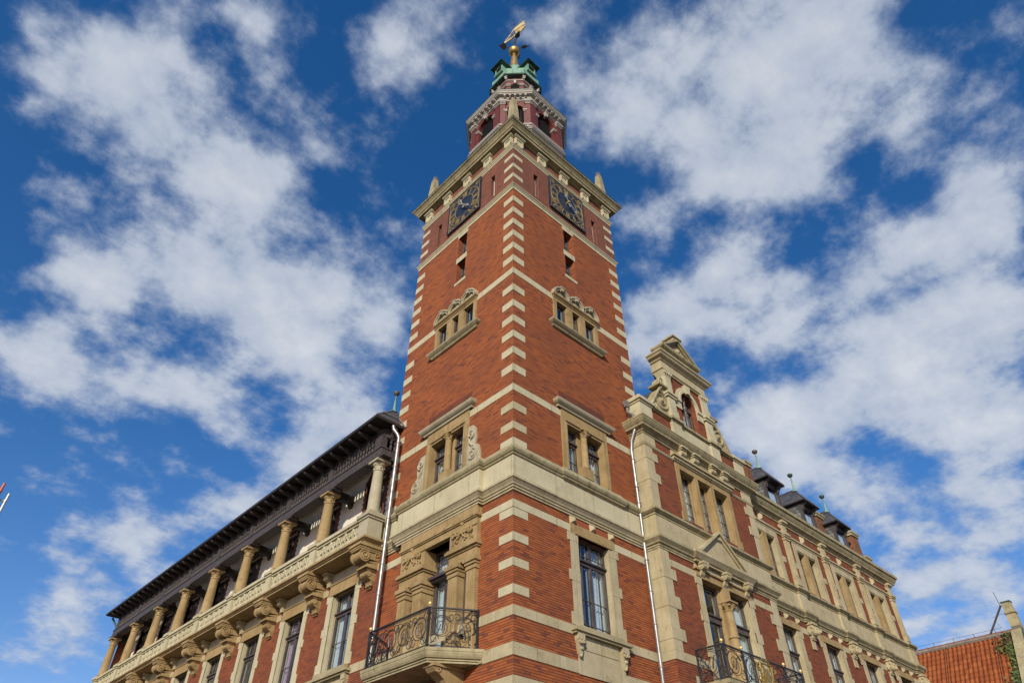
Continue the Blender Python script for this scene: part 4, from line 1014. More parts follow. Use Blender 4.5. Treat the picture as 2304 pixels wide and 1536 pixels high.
hull = [(-1.05, 48.85), (-0.95, 48.98), (-0.7, 48.95), (-0.3, 48.9), (0.2, 48.88), (0.6, 48.95), (0.88, 49.12), (1.0, 49.18), (0.95, 49.35), (0.7, 49.32), (0.45, 49.25), (0.1, 49.12), (-0.4, 49.13), (-0.8, 49.15), (-1.02, 49.1)]
b.prism(f, hull, -0.03, 0.03)
sail = [(0.02, 49.75), (0.95, 49.6), (0.9, 49.9), (0.93, 50.12), (0.5, 50.2), (0.02, 50.18)]
b.prism(f, sail, -0.02, 0.02)
b.prism(f, [(0.1, 49.3), (0.8, 49.42), (0.72, 49.58), (0.12, 49.55)], -0.02, 0.02)
b.tube([f.p(-1.0, 49.1, 0), f.p(0.02, 50.15, 0)], 0.014, 5); b.tube([f.p(-0.7, 49.1, 0), f.p(0.02, 49.8, 0)], 0.012, 5); b.tube([f.p(0.95, 49.6, 0), f.p(0.9, 49.2, 0)], 0.014, 5)
b.build('vane_plate', M['gold'], vane)

# ================================================================== gallery wing (left)
GW = thing('gallery_wing', (3.0, 20, 0), 'long brick wing with a columned gallery under a dark timber eave, beside the tower', 'building wing')
f = FL; PI_ = 3.38; YC = [6.62+PI_*i for i in range(9)]; YE = YC[-1]+0.42; WL_ = 0.15
WINC = [8.30+PI_*i for i in range(8)]
b = MB()
b.wall(f, 6.3, YE, 0, 11.5, [(c-0.70, c+0.70, 7.9, 10.45, 0.05) for c in WINC], WL_)
b.wall(F((-WL_, 6.3), (1, 0), (0, -1)), 0, 0.9, 0, 11.5); b.wall(F((-WL_, YE), (1, 0), (0, 1)), 0, 8.2, 0, 15.9); b.wall(F((8.05, 6.6), (0, 1), (1, 0)), 0, YE-6.6, 0, 15.9)
b.build('lower_wall', M['brick_wing'], GW, recalc=False)
b = MB(); b.box(f, 6.4, YE-0.05, 5.0, 11.3, -1.4, -1.3); b.box(f, 6.4, YE-0.05, 11.1, 11.2, -7.9, -0.1); b.box(f, 6.4, YE-0.05, 12.3, 15.9, -1.9, -1.8); b.box(f, 6.4, YE-0.05, 15.95, 16.0, -7.9, 0.3)
b.build('inner_partition', M['room'], GW)
# bands on the wall between the windows
b = MB()
edges = [6.3] + [x for c in WINC for x in (c-1.08, c+1.08)] + [YE]
for k in range(0, len(edges), 2):
    u0, u1 = edges[k], edges[k+1]
    if u1-u0 > 0.05:
        for z0, z1 in ((10.55, 10.80), (7.58, 7.83), (6.64, 6.94)): bx('stone_band', M['stone_old'], GW, f, u0, u1, z0, z1, WL_, WL_+0.014)
def lowwin(c, i):
    for sg in (1, -1):
        s = MB()
        s.box(f, *sorted((c+sg*0.70, c+sg*0.98)), 7.9, 10.45, WL_-0.3, WL_+0.02)
        for z0, z1 in ((10.25, 10.5), (9.12, 9.38), (7.9, 8.25)): s.box(f, *sorted((c+sg*0.72, c+sg*1.08)), z0, z1, WL_-0.05, WL_+0.026)
        s.box(f, *sorted((c+sg*0.68, c+sg*0.74)), 7.95, 10.4, WL_-0.3, WL_-0.02)
        s.build('window_jamb', M['stone'], GW)
    s = MB(); s.box(f, c-0.98, c+0.98, 10.45, 10.84, WL_-0.3, WL_+0.03); s.box(f, c-0.8, c+0.8, 10.45, 10.52, WL_+0.03, WL_+0.05); s.box(f, c-1.0, c+1.0, 10.84, 10.88, WL_, WL_+0.06)
    s.build('window_lintel', M['stone_ochre'], GW)
    s = MB(); s.box(f, c-0.93, c+0.93, 10.88, 11.25, WL_, WL_+0.015); s.build('frieze_panel', M['stone'], GW)
    s = MB(); s.box(f, c-1.2, c+1.2, 7.66, 7.74, WL_, WL_+0.22); s.box(f, c-1.15, c+1.15, 7.60, 7.66, WL_, WL_+0.16); s.box(f, c-0.95, c+0.95, 7.74, 7.9, WL_-0.3, WL_+0.12); s.build('window_sill', M['stone_dirty'], GW)
    s = MB(); s.box(f, c-0.98, c+0.98, 6.6, 7.6, WL_, WL_+0.03); s.archring(f, c, 6.9, 0.42, 0.56, WL_+0.03, WL_+0.1, 14)
    s.build('apron', M['stone_old'], GW)
    for q in (1, -1):
        s = MB(); u = c+q*0.98; s.box(f, u-0.12, u+0.12, 7.44, 7.6, WL_, WL_+0.15); s.taper(f, u, 7.05, 7.44, WL_+0.05, 0.05, 0.12, 0.05, 0.08)
        for q2 in (1, -1): s.spiral(f, u+q2*0.06, 7.36, WL_+0.15, 0.055, 0.015, 1.2, 0, 0.022, q2, 12)
        s.build('console', M['stone_old'], GW)
        # small scroll bracket at the lintel end
        s = MB(); u = c+q*1.02; s.box(f, u-0.15, u+0.15, 11.2, 11.28, WL_, WL_+0.34); s.prismw(f, [(WL_, 11.2), (WL_+0.28, 11.2), (WL_+0.3, 11.1), (WL_+0.22, 11.03), (WL_+0.14, 11.0), (WL_+0.1, 10.9), (WL_, 10.88)], u-0.11, u+0.11)
        s.lathe(f.p(u-0.12, 11.12, WL_+0.22), [(0.08, 0), (0.08, 0.24)], 12, f.u); s.box(f, u-0.09, u+0.09, 10.82, 10.9, WL_, WL_+0.12)
        s.build('small_bracket', M['stone_old'], GW)
    cur = [('left', 'curtain'), ('right', 'curtain_pink'), (None, 'curtain'), ('left', 'curtain')][min(i, 3)]
    hb = (9.28-0.45,) if i == 0 else (8.75, 10.02)
    bv = [(c, 9.86, 10.4)] if i == 0 else [(c-0.35, 9.86, 10.4), (c+0.35, 9.86, 10.4), (c, 9.86, 10.4)]
    if i == 0:
        window(f, GW, c-0.68, c+0.68, 7.9, 10.45, WL_-0.2, transom=9.76, mull=c, bars_h=hb, curtain='sides', cmat='curtain')
    else:
        window(f, GW, c-0.68, c+0.68, 7.9, 10.45, WL_-0.2, transom=9.76, mull=c, bars_h=hb, bars_v=bv, curtain=cur[0], cmat=cur[1])
for i, c in enumerate(WINC): lowwin(c, i)
# big scroll corbels under the gallery
def corbel(u):
    s = MB(); W0 = WL_
    s.box(f, u-0.36, u+0.36, 11.22, 11.31, W0, W0+0.84); s.box(f, u-0.32, u+0.32, 11.15, 11.22, W0, W0+0.8)
    for k in range(8): s.box(f, u-0.3+k*0.077, u-0.26+k*0.077, 11.09, 11.15, W0, W0+0.785)
    for k in range(9):
        for q in (-0.305, 0.265): s.box(f, u+q, u+q+0.04, 11.09, 11.15, W0+0.05+k*0.08, W0+0.09+k*0.08)
    s.box(f, u-0.27, u+0.27, 10.86, 11.15, W0, W0+0.6)
    s.lathe(f.p(u-0.28, 10.94, W0+0.56), [(0.21, 0), (0.21, 0.06), (0.185, 0.08), (0.185, 0.48), (0.21, 0.5), (0.21, 0.56)], 18, f.u)
    s.prismw(f, [(W0, 10.86), (W0+0.5, 10.75), (W0+0.4, 10.70), (W0+0.24, 10.74), (W0, 10.76)], u-0.25, u+0.25)
    for q in (1, -1):
        ff = F(f.p(u+q*0.285, 0, 0)[:2], (-1, 0), (0, 1)); s.spiral(ff, W0+0.56, 10.94, 0, 0.185, 0.03, 2.0, 0.3, 0.024, 1, 34)
        s.spiral(ff, W0+0.1, 11.03, 0, 0.09, 0.02, 1.3, PI, 0.02, -1, 18)
    s.box(f, u-0.25, u+0.25, 10.64, 10.76, W0, W0+0.42); s.box(f, u-0.28, u+0.28, 10.58, 10.64, W0, W0+0.47); s.box(f, u-0.22, u+0.22, 10.52, 10.58, W0, W0+0.36)
    s.prismw(f, [(W0, 10.52), (W0+0.3, 10.52), (W0+0.36, 10.46), (W0+0.34, 10.36), (W0+0.24, 10.28), (W0+0.12, 10.22), (W0, 10.2)], u-0.18, u+0.18)
    s.lathe(f.p(u-0.2, 10.43, W0+0.27), [(0.095, 0), (0.095, 0.4)], 14, f.u)
    s.hexa([f.p(u-0.1, 10.02, W0), f.p(u+0.1, 10.02, W0), f.p(u+0.1, 10.02, W0+0.05), f.p(u-0.1, 10.02, W0+0.05)], [f.p(u-0.19, 10.24, W0), f.p(u+0.19, 10.24, W0), f.p(u+0.19, 10.24, W0+0.15), f.p(u-0.19, 10.24, W0+0.15)])
    for k in range(5): s.ball(f.p(u-0.14+k*0.07, 10.1+0.02*(k % 2), W0+0.1), 0.04, 7)
    return s
c0 = corbel(YC[0]).build('corbel', M['stone_ochre'], GW, smooth=True)
for y in YC[1:]: dup(c0, (0, y-YC[0], 0))
# gallery floor slab
gp = [(0.9, YE+0.15), (-0.78, YE+0.15), (-0.78, 6.32), (-0.05, 6.32)]
gp = gp
b = MB(); b.sweep([(-0.3, 11.31), (0.0, 11.31), (0.05, 11.33), (0.05, 11.37), (0.1, 11.40), (0.13, 11.44), (0.17, 11.45), (0.17, 11.52), (-0.3, 11.54)], gp)
b.box(f, 6.34, YE+0.13, 11.3, 11.53, -0.6, 0.76)
b.build('gallery_floor', M['stone_ochre'], GW)
# pedestals, parapet, columns
def pedestal(u, hw, corner=False):
    s = MB(); w0, w1 = 0.22, 0.79
    s.box(f, u-hw, u+hw, 11.53, 12.25, w0, w1); s.box(f, u-hw-0.03, u+hw+0.03, 11.53, 11.62, w0-0.02, w1+0.03)
    s.box(f, u-hw-0.04, u+hw+0.04, 12.25, 12.33, w0-0.03, w1+0.04); s.box(f, u-hw-0.085, u+hw+0.085, 12.33, 12.45, w0-0.07, w1+0.085); s.box(f, u-hw-0.06, u+hw+0.06, 12.45, 12.48, w0-0.05, w1+0.06)
    return s
p0 = pedestal(YC[0], 0.29).build('pedestal', M['stone_grey'], GW)
p1 = pedestal(YC[1], 0.20).build('pedestal', M['stone'], GW)
for y in YC[2:]: dup(p1, (0, y-YC[1], 0))
def column(u):
    s = MB(); q = f.p(u, 0, 0.5)
    s.box(f, u-0.26, u+0.26, 12.48, 12.56, 0.24, 0.76)
    s.lathe((q[0], q[1], 12.56), [(0.25, 0), (0.26, 0.04), (0.25, 0.08), (0.225, 0.1), (0.225, 0.12), (0.215, 0.14), (0.212, 0.6), (0.178, 1.62), (0.2, 1.64), (0.2, 1.68), (0.178, 1.7), (0.178, 1.82), (0.2, 1.84), (0.245, 1.92), (0.25, 1.96)], 20)
    for k in range(6):
        a = k*PI/3+0.3; s.ball((q[0]+0.185*math.cos(a), q[1]+0.185*math.sin(a), 12.56+1.76), 0.035, 6)
    s.box(f, u-0.29, u+0.29, 14.52, 14.6, 0.21, 0.79)
    return s
cg = column(YC[0]).build('column', M['stone_grey'], GW, smooth=True)
c1 = column(YC[1]).build('column', M['stone_ochre'], GW, smooth=True)
for y in YC[2:]: dup(c1, (0, y-YC[1], 0))
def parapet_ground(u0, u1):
    return MB().box(f, u0, u1, 11.62, 12.22, 0.5, 0.60)  # dark slab whose colour gives the shaded gaps behind the tracery
def parapet(u0, u1):
    s = MB(); L = u1-u0
    s.box(f, u0, u1, 11.53, 11.62, 0.42, 0.73); s.box(f, u0, u1, 12.22, 12.3, 0.45, 0.74); s.box(f, u0-0.001, u1+0.001, 12.3, 12.42, 0.38, 0.80)
    n = 6; cw = L/n
    for i in range(n):
        c = u0+cw*(i+0.5); zc = 11.92; w = 0.69; r_ = 0.03
        for q in (1, -1):
            s.spiral(f, c+q*cw*0.2, zc+0.12, w, cw*0.24, 0.03, 1.15, PI/2, r_, q, 14); s.spiral(f, c-q*cw*0.22, zc-0.13, w, cw*0.22, 0.03, 1.15, -PI/2, r_, q, 14)
            s.tube([f.p(c-q*cw*0.5, zc+0.3, w), f.p(c-q*cw*0.15, zc+0.05, w), f.p(c+q*cw*0.12, zc-0.1, w), f.p(c+q*cw*0.5, zc-0.3, w)], r_*1.1, 5)
        s.box(f, c-cw*0.5-0.02, c-cw*0.5+0.02, 11.6, 12.2, w-0.03, w+0.03)
    return s
pa = parapet(YC[0]+0.29, YC[1]-0.20).build('parapet_panel', M['stone'], GW)
pb = parapet(YC[1]+0.20, YC[2]-0.20).build('parapet_panel', M['stone'], GW)
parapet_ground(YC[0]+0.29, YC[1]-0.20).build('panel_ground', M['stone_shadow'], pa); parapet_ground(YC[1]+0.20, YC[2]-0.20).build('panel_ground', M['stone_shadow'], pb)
for i in range(2, 8): dup(pb, (0, YC[i]-YC[1], 0))
s = MB(); ff = F((-0.5, YC[0]-0.12), (1, 0), (0, -1)); s.box(ff, 0.27, 0.8, 11.53, 12.25, -0.15, 0.0); s.box(ff, 0.27, 0.85, 12.25, 12.45, -0.18, 0.06); s.build('end_parapet', M['stone_grey'], GW)
# back wall of the gallery with brick framed windows
XB = -0.5
BW = [WINC[0]+0.05+PI_*i-0.05 for i in range(8)]
b = MB(); b.wall(f, 6.3, YE, 11.5, 16.0, [(c-0.62, c+0.62, 12.4, 15.0, 0.25) for c in BW], XB)
b.build('gallery_wall', M['plaster'], GW, recalc=False)
for i, c in enumerate(BW):
    s = MB()
    for q in (1, -1):
        for k in range(26):
            z = 12.3+k*0.11; e = 0.86 if k % 2 else 0.80
            s.box(f, *sorted((c+q*0.62, c+q*e)), z, z+0.11, XB-0.2, XB+0.012)
    s.archring(f, c, 14.75, 0.62, 0.86, XB-0.05, XB+0.013, 14, 0.35, PI-0.35); s.box(f, c-0.8, c+0.8, 15.0, 15.2, XB-0.05, XB+0.01)
    s.build('brick_surround', M['brick_dark'], GW)
    window(f, GW, c-0.62, c+0.62, 12.3, 15.0, XB-0.14, transom=14.1, mull=c, bars_h=(12.9, 13.5, 14.45, 14.7), bars_v=[(c-0.3, 14.2, 14.93), (c+0.3, 14.2, 14.93)], curtain='left' if i % 3 == 0 else None)
# timber structure: beam, cross beams, struts, balusters, eave
b = MB(); b.box(f, 6.36, YE-0.1, 14.72, 15.08, 0.32, 0.68); b.box(f, 6.33, YE-0.07, 15.08, 15.13, 0.28, 0.71)
for i in range(8):
    b.box(f, YC[i]+0.75, YC[i+1]-0.75, 14.70, 14.79, 0.28, 0.72)
    b.box(f, YC[i]+0.72, YC[i+1]-0.72, 14.80, 14.83, 0.68, 0.70)
b.box(FR, 0.0, 0.01, 14.9, 15.0, 0, 0.01) if False else None
b.box(F((-0.68, 6.36), (1, 0), (0, -1)), 0.36, 0.9, 14.72, 15.08, -0.36, 0.0)
b.build('beam', M['timber'], GW)
for i, y in enumerate(YC):
    b = MB(); b.box(f, y-0.32, y+0.32, 14.60, 14.72, 0.24, 0.76); b.box(f, y-0.5, y+0.5, 14.66, 14.72, 0.30, 0.70)
    b.prismw(f, [(0.5, 14.72), (0.76, 14.72), (0.80, 14.66), (0.76, 14.6), (0.5, 14.6)], y-0.12, y+0.12)
    b.build('saddle_block', M['timber'], GW)
    b = MB(); b.box(f, y-0.13, y+0.13, 14.55, 14.85, XB, 0.3); b.prismw(f, [(XB, 14.38), (XB+0.08, 14.38), (XB+0.12, 14.48), (XB+0.22, 14.55), (XB, 14.55)], y-0.1, y+0.1); b.prismw(f, [(0.28, 14.55), (0.02, 14.55), (0.18, 14.45), (0.28, 14.3)], y-0.1, y+0.1)
    b.build('cross_beam', M['timber_dark'], GW)
def baluster(b, ff, u, w, z0, z1):
    q = ff.p(u, 0, w); h = z1-z0
    b.lathe((q[0], q[1], z0), [(0.055, 0), (0.055, h*0.1), (0.035, h*0.14), (0.06, h*0.3), (0.05, h*0.42), (0.028, h*0.5), (0.05, h*0.54), (0.028, h*0.58), (0.05, h*0.68), (0.062, h*0.8), (0.035, h*0.87), (0.055, h*0.9), (0.055, h)], 8)
def screen(u0, u1):
    b = MB(); n = 15
    for i in range(n): baluster(b, f, u0+(u1-u0)*(i+0.5)/n, 0.60, 15.13, 15.62)
    return b
sa = screen(YC[0]+0.2, YC[1]-0.14).build('baluster_screen', M['timber'], GW, smooth=True)
sb_ = screen(YC[1]+0.14, YC[2]-0.14).build('baluster_screen', M['timber'], GW, smooth=True)
for i in range(2, 8): dup(sb_, (0, YC[i]-YC[1], 0))
b = MB(); fe = F((-0.5, 6.42), (1, 0), (0, -1))
for u in (0.24, 0.42, 0.6): baluster(b, fe, u, 0.0, 15.14, 15.58)
b.build('baluster_screen', M['timber'], GW, smooth=True)
for i, y in enumerate(YC):
    hw = 0.2 if i == 0 else 0.14
    b = MB(); b.box(f, y-hw, y+hw, 15.13, 15.66, 0.44, 0.68); b.box(f, y-hw+0.03, y+hw-0.03, 15.66, 15.95, 0.44, 0.66); b.build('timber_post', M['timber'], GW)
b = MB(); b.box(f, 6.40, YE-0.1, 15.62, 15.74, 0.45, 0.64); b.box(f, 6.42, YE-0.12, 15.74, 15.98, 0.45, 0.60); b.box(f, 6.39, YE-0.1, 15.84, 15.87, 0.60, 0.63)
b.box(fe, 0.0, 0.7, 15.58, 15.72, -0.1, 0.06); b.box(fe, 0.0, 0.7, 15.72, 15.98, -0.08, 0.04)
b.build('fascia_board', M['timber'], GW)
def ebr(u):
    b = MB()
    b.prismw(f, [(0.60, 15.74), (0.72, 15.78), (0.88, 15.83), (1.06, 15.86), (1.08, 15.89), (1.13, 15.88), (1.17, 15.91), (1.2, 15.94), (1.2, 15.985), (0.60, 15.985)], u-0.05, u+0.05)
    b.box(f, u-0.06, u+0.06, 15.62, 15.76, 0.6, 0.70); b.box(f, u-0.045, u+0.045, 15.56, 15.62, 0.6, 0.67)
    return b
e0 = ebr(6.64).build('eave_bracket', M['timber'], GW)
k = 1
while 6.64+0.676*k < YE+0.1:
    dup(e0, (0, 0.676*k, 0)); k += 1
b = MB(); b.prismw(F((-0.6, 6.42), (0, -1), (-1, 0)) if False else F((-0.5, 6.42), (1, 0), (0, -1)), [(0.02, 15.55), (0.08, 15.62), (0.14, 15.78), (0.28, 15.84), (0.3, 15.985), (0.0, 15.985)], 0.13, 0.25); b.build('eave_bracket', M['timber'], GW)
X0, Y0, Z0 = -1.26, 6.05, 16.0
b = MB(); b.hexa([(X0, Y0, Z0), (0.6, Y0, Z0), (0.6, YE+0.5, Z0), (X0, YE+0.5, Z0)], [(X0-0.02, Y0-0.02, Z0+0.10), (0.6, Y0-0.02, Z0+0.10), (0.6, YE+0.52, Z0+0.10), (X0-0.02, YE+0.52, Z0+0.10)])
b.build('eave', M['timber_dark'], GW)
RZ = 17.75; RX = 0.3; RY = 7.5
b = MB(); A = [(X0, Y0, 16.102), (X0, YE+0.5, 16.102), (8.05, YE+0.5, 16.102), (8.05, Y0+0.6, 16.102)]; q1 = (RX, RY, RZ); q2 = (RX, YE-1, RZ); q3 = (6.5, YE-1, RZ); q4 = (6.5, RY, RZ)
b.add(A+[q1, q2, q3, q4], [[0, 1, 5, 4], [1, 2, 6, 5], [2, 3, 7, 6], [3, 0, 4, 7], [4, 5, 6, 7]])
roof = b.build('roof', M['slate'], GW)
b = MB(); b.tube([(X0+0.02, Y0+0.02, 16.13), (RX, RY, RZ+0.03)], 0.035, 6); b.tube([(0.001-0.03, 5.93, 16.0), (-0.03, 6.46, 16.68)], 0.03, 5); b.tube([(X0+0.5, Y0+0.45, 16.68), (0.0, Y0+0.5, 16.72)], 0.03, 5); b.build('lead_flashing', M['zinc'], roof)
def roof_finial(x, y, z, par, h=1.0, s=1.0, ball='finial_ball'):
    b = MB(); b.lathe((x, y, z-0.08), [(0.15*s, 0), (0.11*s, 0.08), (0.075*s, 0.12), (0.05*s, 0.5*h), (0.03*s, 0.76*h), (0.05*s, 0.79*h), (0.028*s, 0.82*h), (0.028*s, 0.88*h)], 12)
    fo = b.build('roof_finial', M['copper'], par, smooth=True)
    b = MB(); b.lathe((x, y, z-0.08), [(0.03*s, 0.87*h), (0.09*s, 0.93*h), (0.14*s, 0.99*h), (0.15*s, 1.04*h), (0.135*s, 1.09*h), (0.07*s, 1.13*h), (0.0, 1.14*h)], 14); b.build('finial_ball', M[ball], par, smooth=True)
    return fo
roof_finial(RX+0.02, RY, RZ, roof, 0.95, 0.9)
for y in (23.5, 29.0):
    b = MB(); b.box(F((0.4, y), (0, 1), (-1, 0)), -0.3, 0.3, 16.9, 18.1, -0.3, 0.2); b.box(F((0.4, y), (0, 1), (-1, 0)), -0.34, 0.34, 17.95, 18.05, -0.34, 0.24)
    b.build('chimney', M['brick_dark'], roof)
# far gutter pipe and the pipe beside the tower
b = MB(); b.tube([(-0.9, YE+0.3, 15.9), (-0.55, YE+0.12, 15.4), (-0.3, YE+0.1, 12.0), (-0.3, YE+0.1, 11.0)], 0.06, 8); b.build('drainpipe', M['copper_dark'], GW, smooth=True)
b = MB(); PX, PY = -0.25, 5.95
b.tube([(-0.45, 6.12, 15.98), (-0.42, 6.1, 15.82), (-0.30, 6.0, 15.62), (PX, PY, 15.45), (PX, PY, 11.6), (PX, PY, 6.2)], 0.068, 12)
for z in (15.2, 14.2, 13.2, 12.2, 10.6, 9.6, 8.4, 7.4): b.lathe((PX, PY, z), [(0.074, 0), (0.08, 0.01), (0.08, 0.03), (0.074, 0.04)], 12); b.tube([(PX, PY, z+0.02), (PX+0.2, PY, z+0.02)], 0.012, 5)
b.build('drainpipe', M['zinc'], GW, smooth=True)

# ================================================================== gabled wing (right)
HW = thing('gabled_wing', (16, 5, 0), 'brick and sandstone wing with a scrolled gable and three slate dormers, right of the tower', 'building wing')
f = FR; WB = 0.58; WW = 0.2; BX0, BX1, WX1 = 5.88, 12.86, 26.8
LOWW = [14.2+3.45*i for i in range(4)]     # window axes of the long part
LOWW = [14.15, 17.62, 21.07, 24.5]
PIL = [15.92, 19.38, 22.84, 26.32]
b = MB()
b.wall(f, BX0, BX1, 0, 16.0, [(7.92, 10.85, 7.0, 10.55, 0.06), (7.72, 11.1, 12.56, 14.62, 0.06)], WB)
b.wall(F((BX0, 0.2), (0, -1), (-1, 0)), 0, 0.78, 0, 16.0); b.wall(F((BX1, -WB), (0, 1), (1, 0)), 0, WB-WW, 0, 16.0)
b.wall(f, BX1, WX1, 0, 15.9, [(c-0.68, c+0.68, 7.9, 10.45, 0.05) for c in LOWW]+[(c-1.06, c+1.06, 12.5, 14.3, 0.05) for c in LOWW], WW)
b.wall(F((WX1, -WW), (0, 1), (1, 0)), 0, 10, 0, 15.9); b.wall(F((WX1, 9.8), (-1, 0), (0, 1)), 0, WX1-TX, 0, 15.9)
b.build('wall', M['brick_wing'], HW, recalc=False)
b = MB(); b.box(f, BX0+0.6, WX1-0.1, 6.0, 15.8, -1.6, -1.5); b.box(f, BX0+0.9, WX1-0.1, 11.5, 11.6, -9.5, 0.1); b.box(f, BX0+0.9, WX1-0.1, 15.6, 15.7, -9.5, 0.1); b.build('inner_partition', M['room'], HW)
# plan outline of the street front with breaks
PO = [(BX0, 0.05), (BX0, -WB), (BX1, -WB), (BX1, -WW)]
PF = PO + [(WX1, -WW), (WX1, 3)]
def withpil(path_w, extra=0.08, hw=0.2):
    out = list(PO)
    for p in PIL: out += [(p-hw, -path_w), (p-hw, -path_w-extra), (p+hw, -path_w-extra), (p+hw, -path_w)]
    return out + [(WX1, -path_w), (WX1, 3)]
PP = withpil(WW, 0.09, 0.27)
MB().sweep([(0, 12.05), (0.07, 12.08), (0.07, 12.13), (0.12, 12.16), (0.19, 12.22), (0.19, 12.29), (0.05, 12.42), (0, 12.45)], PP).build('ledge', M['stone_dirty'], HW)
MB().sweep([(0, 11.38), (0.05, 11.38), (0.05, 12.06), (0, 12.06)], PP).build('fascia', M['stone_old'], HW)
MB().sweep([(0, 10.93), (0.035, 10.93), (0.035, 10.99), (0.06, 11.0), (0.06, 11.06), (0.11, 11.08), (0.13, 11.13), (0.21, 11.22), (0.22, 11.23), (0.22, 11.32), (0.07, 11.4), (0, 11.4)], PP).build('cornice', M['stone_dirty'], HW)
# bay: neck moulding and main cornice; long part: main cornice with breaks over the pilasters
MB().sweep([(0, 14.80), (0.03, 14.82), (0.06, 14.87), (0.06, 14.9), (0, 14.93)], PO[:3]+[(BX1, -WW-0.05)]).build('string_course', M['stone_old'], HW)
MC = [(0, 15.28), (0.05, 15.3), (0.05, 15.36), (0.09, 15.38), (0.11, 15.45), (0.24, 15.5), (0.25, 15.56), (0.30, 15.62), (0.36, 15.72), (0.36, 15.78), (0.38, 15.78), (0.38, 15.84), (0.05, 15.96), (-0.25, 15.97)]
MB().sweep(MC, [(BX0, 0.2), (BX0, -WB), (BX1, -WB), (BX1, -WW+0.3)]).build('cornice', M['stone_dirty'], HW)
MB().sweep([(a*0.92, z-0.1) for a, z in MC], [(BX1+0.0, -WW), (WX1, -WW), (WX1, 9.8)]).build('cornice', M['stone_dirty'], HW)
MB().sweep([(0.30, 15.70), (0.40, 15.70), (0.41, 15.84), (0.36, 15.86), (0.36, 15.80), (0.30, 15.80)], [(BX1+0.45, -WW), (WX1, -WW), (WX1, 9.8)]).build('gutter', M['stone_dirty'], HW)
# bands
for z0, z1 in ((10.45, 10.68), (7.58, 7.83), (6.64, 6.94)):
    b = MB()
    b.sweep([(0, z0), (0.014, z0), (0.014, z1), (0, z1)], [(BX0, 0.0), (BX0, -WB), (7.85, -WB)]); b.build('stone_band', M['stone_old'], HW)
    b = MB(); b.sweep([(0, z0), (0.014, z0), (0.014, z1), (0, z1)], [(10.92, -WB), (BX1, -WB), (BX1, -WW), (LOWW[0]-1, -WW)]); b.build('stone_band', M['stone_old'], HW)
    for i in range(4):
        u0 = LOWW[i]+0.98; u1 = LOWW[i+1]-0.98 if i < 3 else WX1
        bx('stone_band', M['stone_old'], HW, f, u0, u1, z0, z1, WW, WW+0.014)
# quoins of the bay
for k, (z0, z1) in enumerate([(14.28, 14.62), (13.42, 13.78), (12.86, 13.02), (10.0, 10.35), (9.1, 9.48), (8.15, 8.5), (14.95, 15.28)]):
    if k == 2: continue
    MB().sweep([(0, z0), (0.03, z0), (0.03, z1), (0, z1)], [(BX0, 0.0), (BX0, -WB), (6.53, -WB)]).build('quoin', M['stone_old'], HW)
    MB().sweep([(0, z0), (0.03, z0), (0.03, z1), (0, z1)], [(12.2, -WB), (BX1, -WB), (BX1, -WW)]).build('quoin', M['stone_old'], HW)
for za, zb in ((7.83, 10.93), (12.44, 15.28)):
    MB().sweep([(0, za), (0.018, za), (0.018, zb), (0, zb)], [(BX0, 0.0), (BX0, -WB), (6.30, -WB)]).build('quoin_shaft', M['stone_old'], HW)
    MB().sweep([(0, za), (0.018, za), (0.018, zb), (0, zb)], [(12.45, -WB), (BX1, -WB), (BX1, -WW)]).build('quoin_shaft', M['stone_old'], HW)
# ---- bay, upper window of three lights
c = 9.42
s = MB()
for u0, u1 in ((7.62, 7.86), (8.80, 9.0), (9.84, 10.04), (10.98, 11.22)): s.box(f, u0, u1, 12.45, 14.6, WB-0.42, WB+0.03)
for u0, u1 in ((8.72, 9.08), (9.76, 10.12)): s.prism(f, [(u0, 12.5), (u1, 12.5), (u1, 14.6), (u0, 14.6)], WB-0.42, WB-0.2)
s.box(f, 7.62, 11.22, 14.6, 14.84, WB-0.42, WB+0.03)
for u0, u1 in ((7.86, 8.80), (9.0, 9.84), (10.04, 10.98)): s.box(f, u0, u1, 14.55, 14.6, WB-0.42, WB-0.03)
s.box(f, 7.54, 7.8, 12.45, 12.78, WB, WB+0.05); s.box(f, 11.04, 11.3, 12.45, 12.78, WB, WB+0.05)
s.build('window_surround', M['stone_ochre'], HW)
s = MB(); s.box(f, 7.5, 11.34, 14.84, 14.9, WB, WB+0.08); s.box(f, 7.44, 11.4, 15.0, 15.09, WB, WB+0.2)
n = 36
for k in range(n): s.box(f, 7.5+k*(3.84/n), 7.5+(k+0.6)*(3.84/n), 14.9, 15.0, WB, WB+0.14)
s.build('dentil_cornice', M['stone_old'], HW)
s = MB(); s.box(f, 7.5, 11.34, 15.09, 15.3, WB, WB+0.02); s.build('frieze', M['stone'], HW)
for u in (8.05, 8.85, 10.0, 10.8):
    s = MB(); s.box(f, u-0.2, u+0.2, 15.42, 15.5, WB, WB+0.34); s.box(f, u-0.17, u+0.17, 15.36, 15.42, WB, WB+0.28)
    s.lathe(f.p(u-0.14, 15.25, WB+0.15), [(0.115, 0), (0.115, 0.28)], 14, f.u); s.box(f, u-0.13, u+0.13, 15.05, 15.36, WB, WB+0.14)
    s.lathe(f.p(u-0.14, 15.06, WB+0.14), [(0.06, 0), (0.06, 0.28)], 10, f.u)
    for k in (-1, 0, 1): s.taper(f, u+k*0.08, 14.93, 15.03, WB+0.1, 0.02, 0.035, 0.02, 0.035)
    s.build('scroll_bracket', M['stone_old'], HW)
for u0, u1 in ((7.86, 8.76), (9.04, 9.80), (10.08, 10.98)):
    window(f, HW, u0, u1, 12.48, 14.6, WB-0.26, bars_h=(13.0, 13.5, 14.0), bars_v=[((u0+u1)/2, 12.55, 14.53)], curtain='right', fw_=0.055)
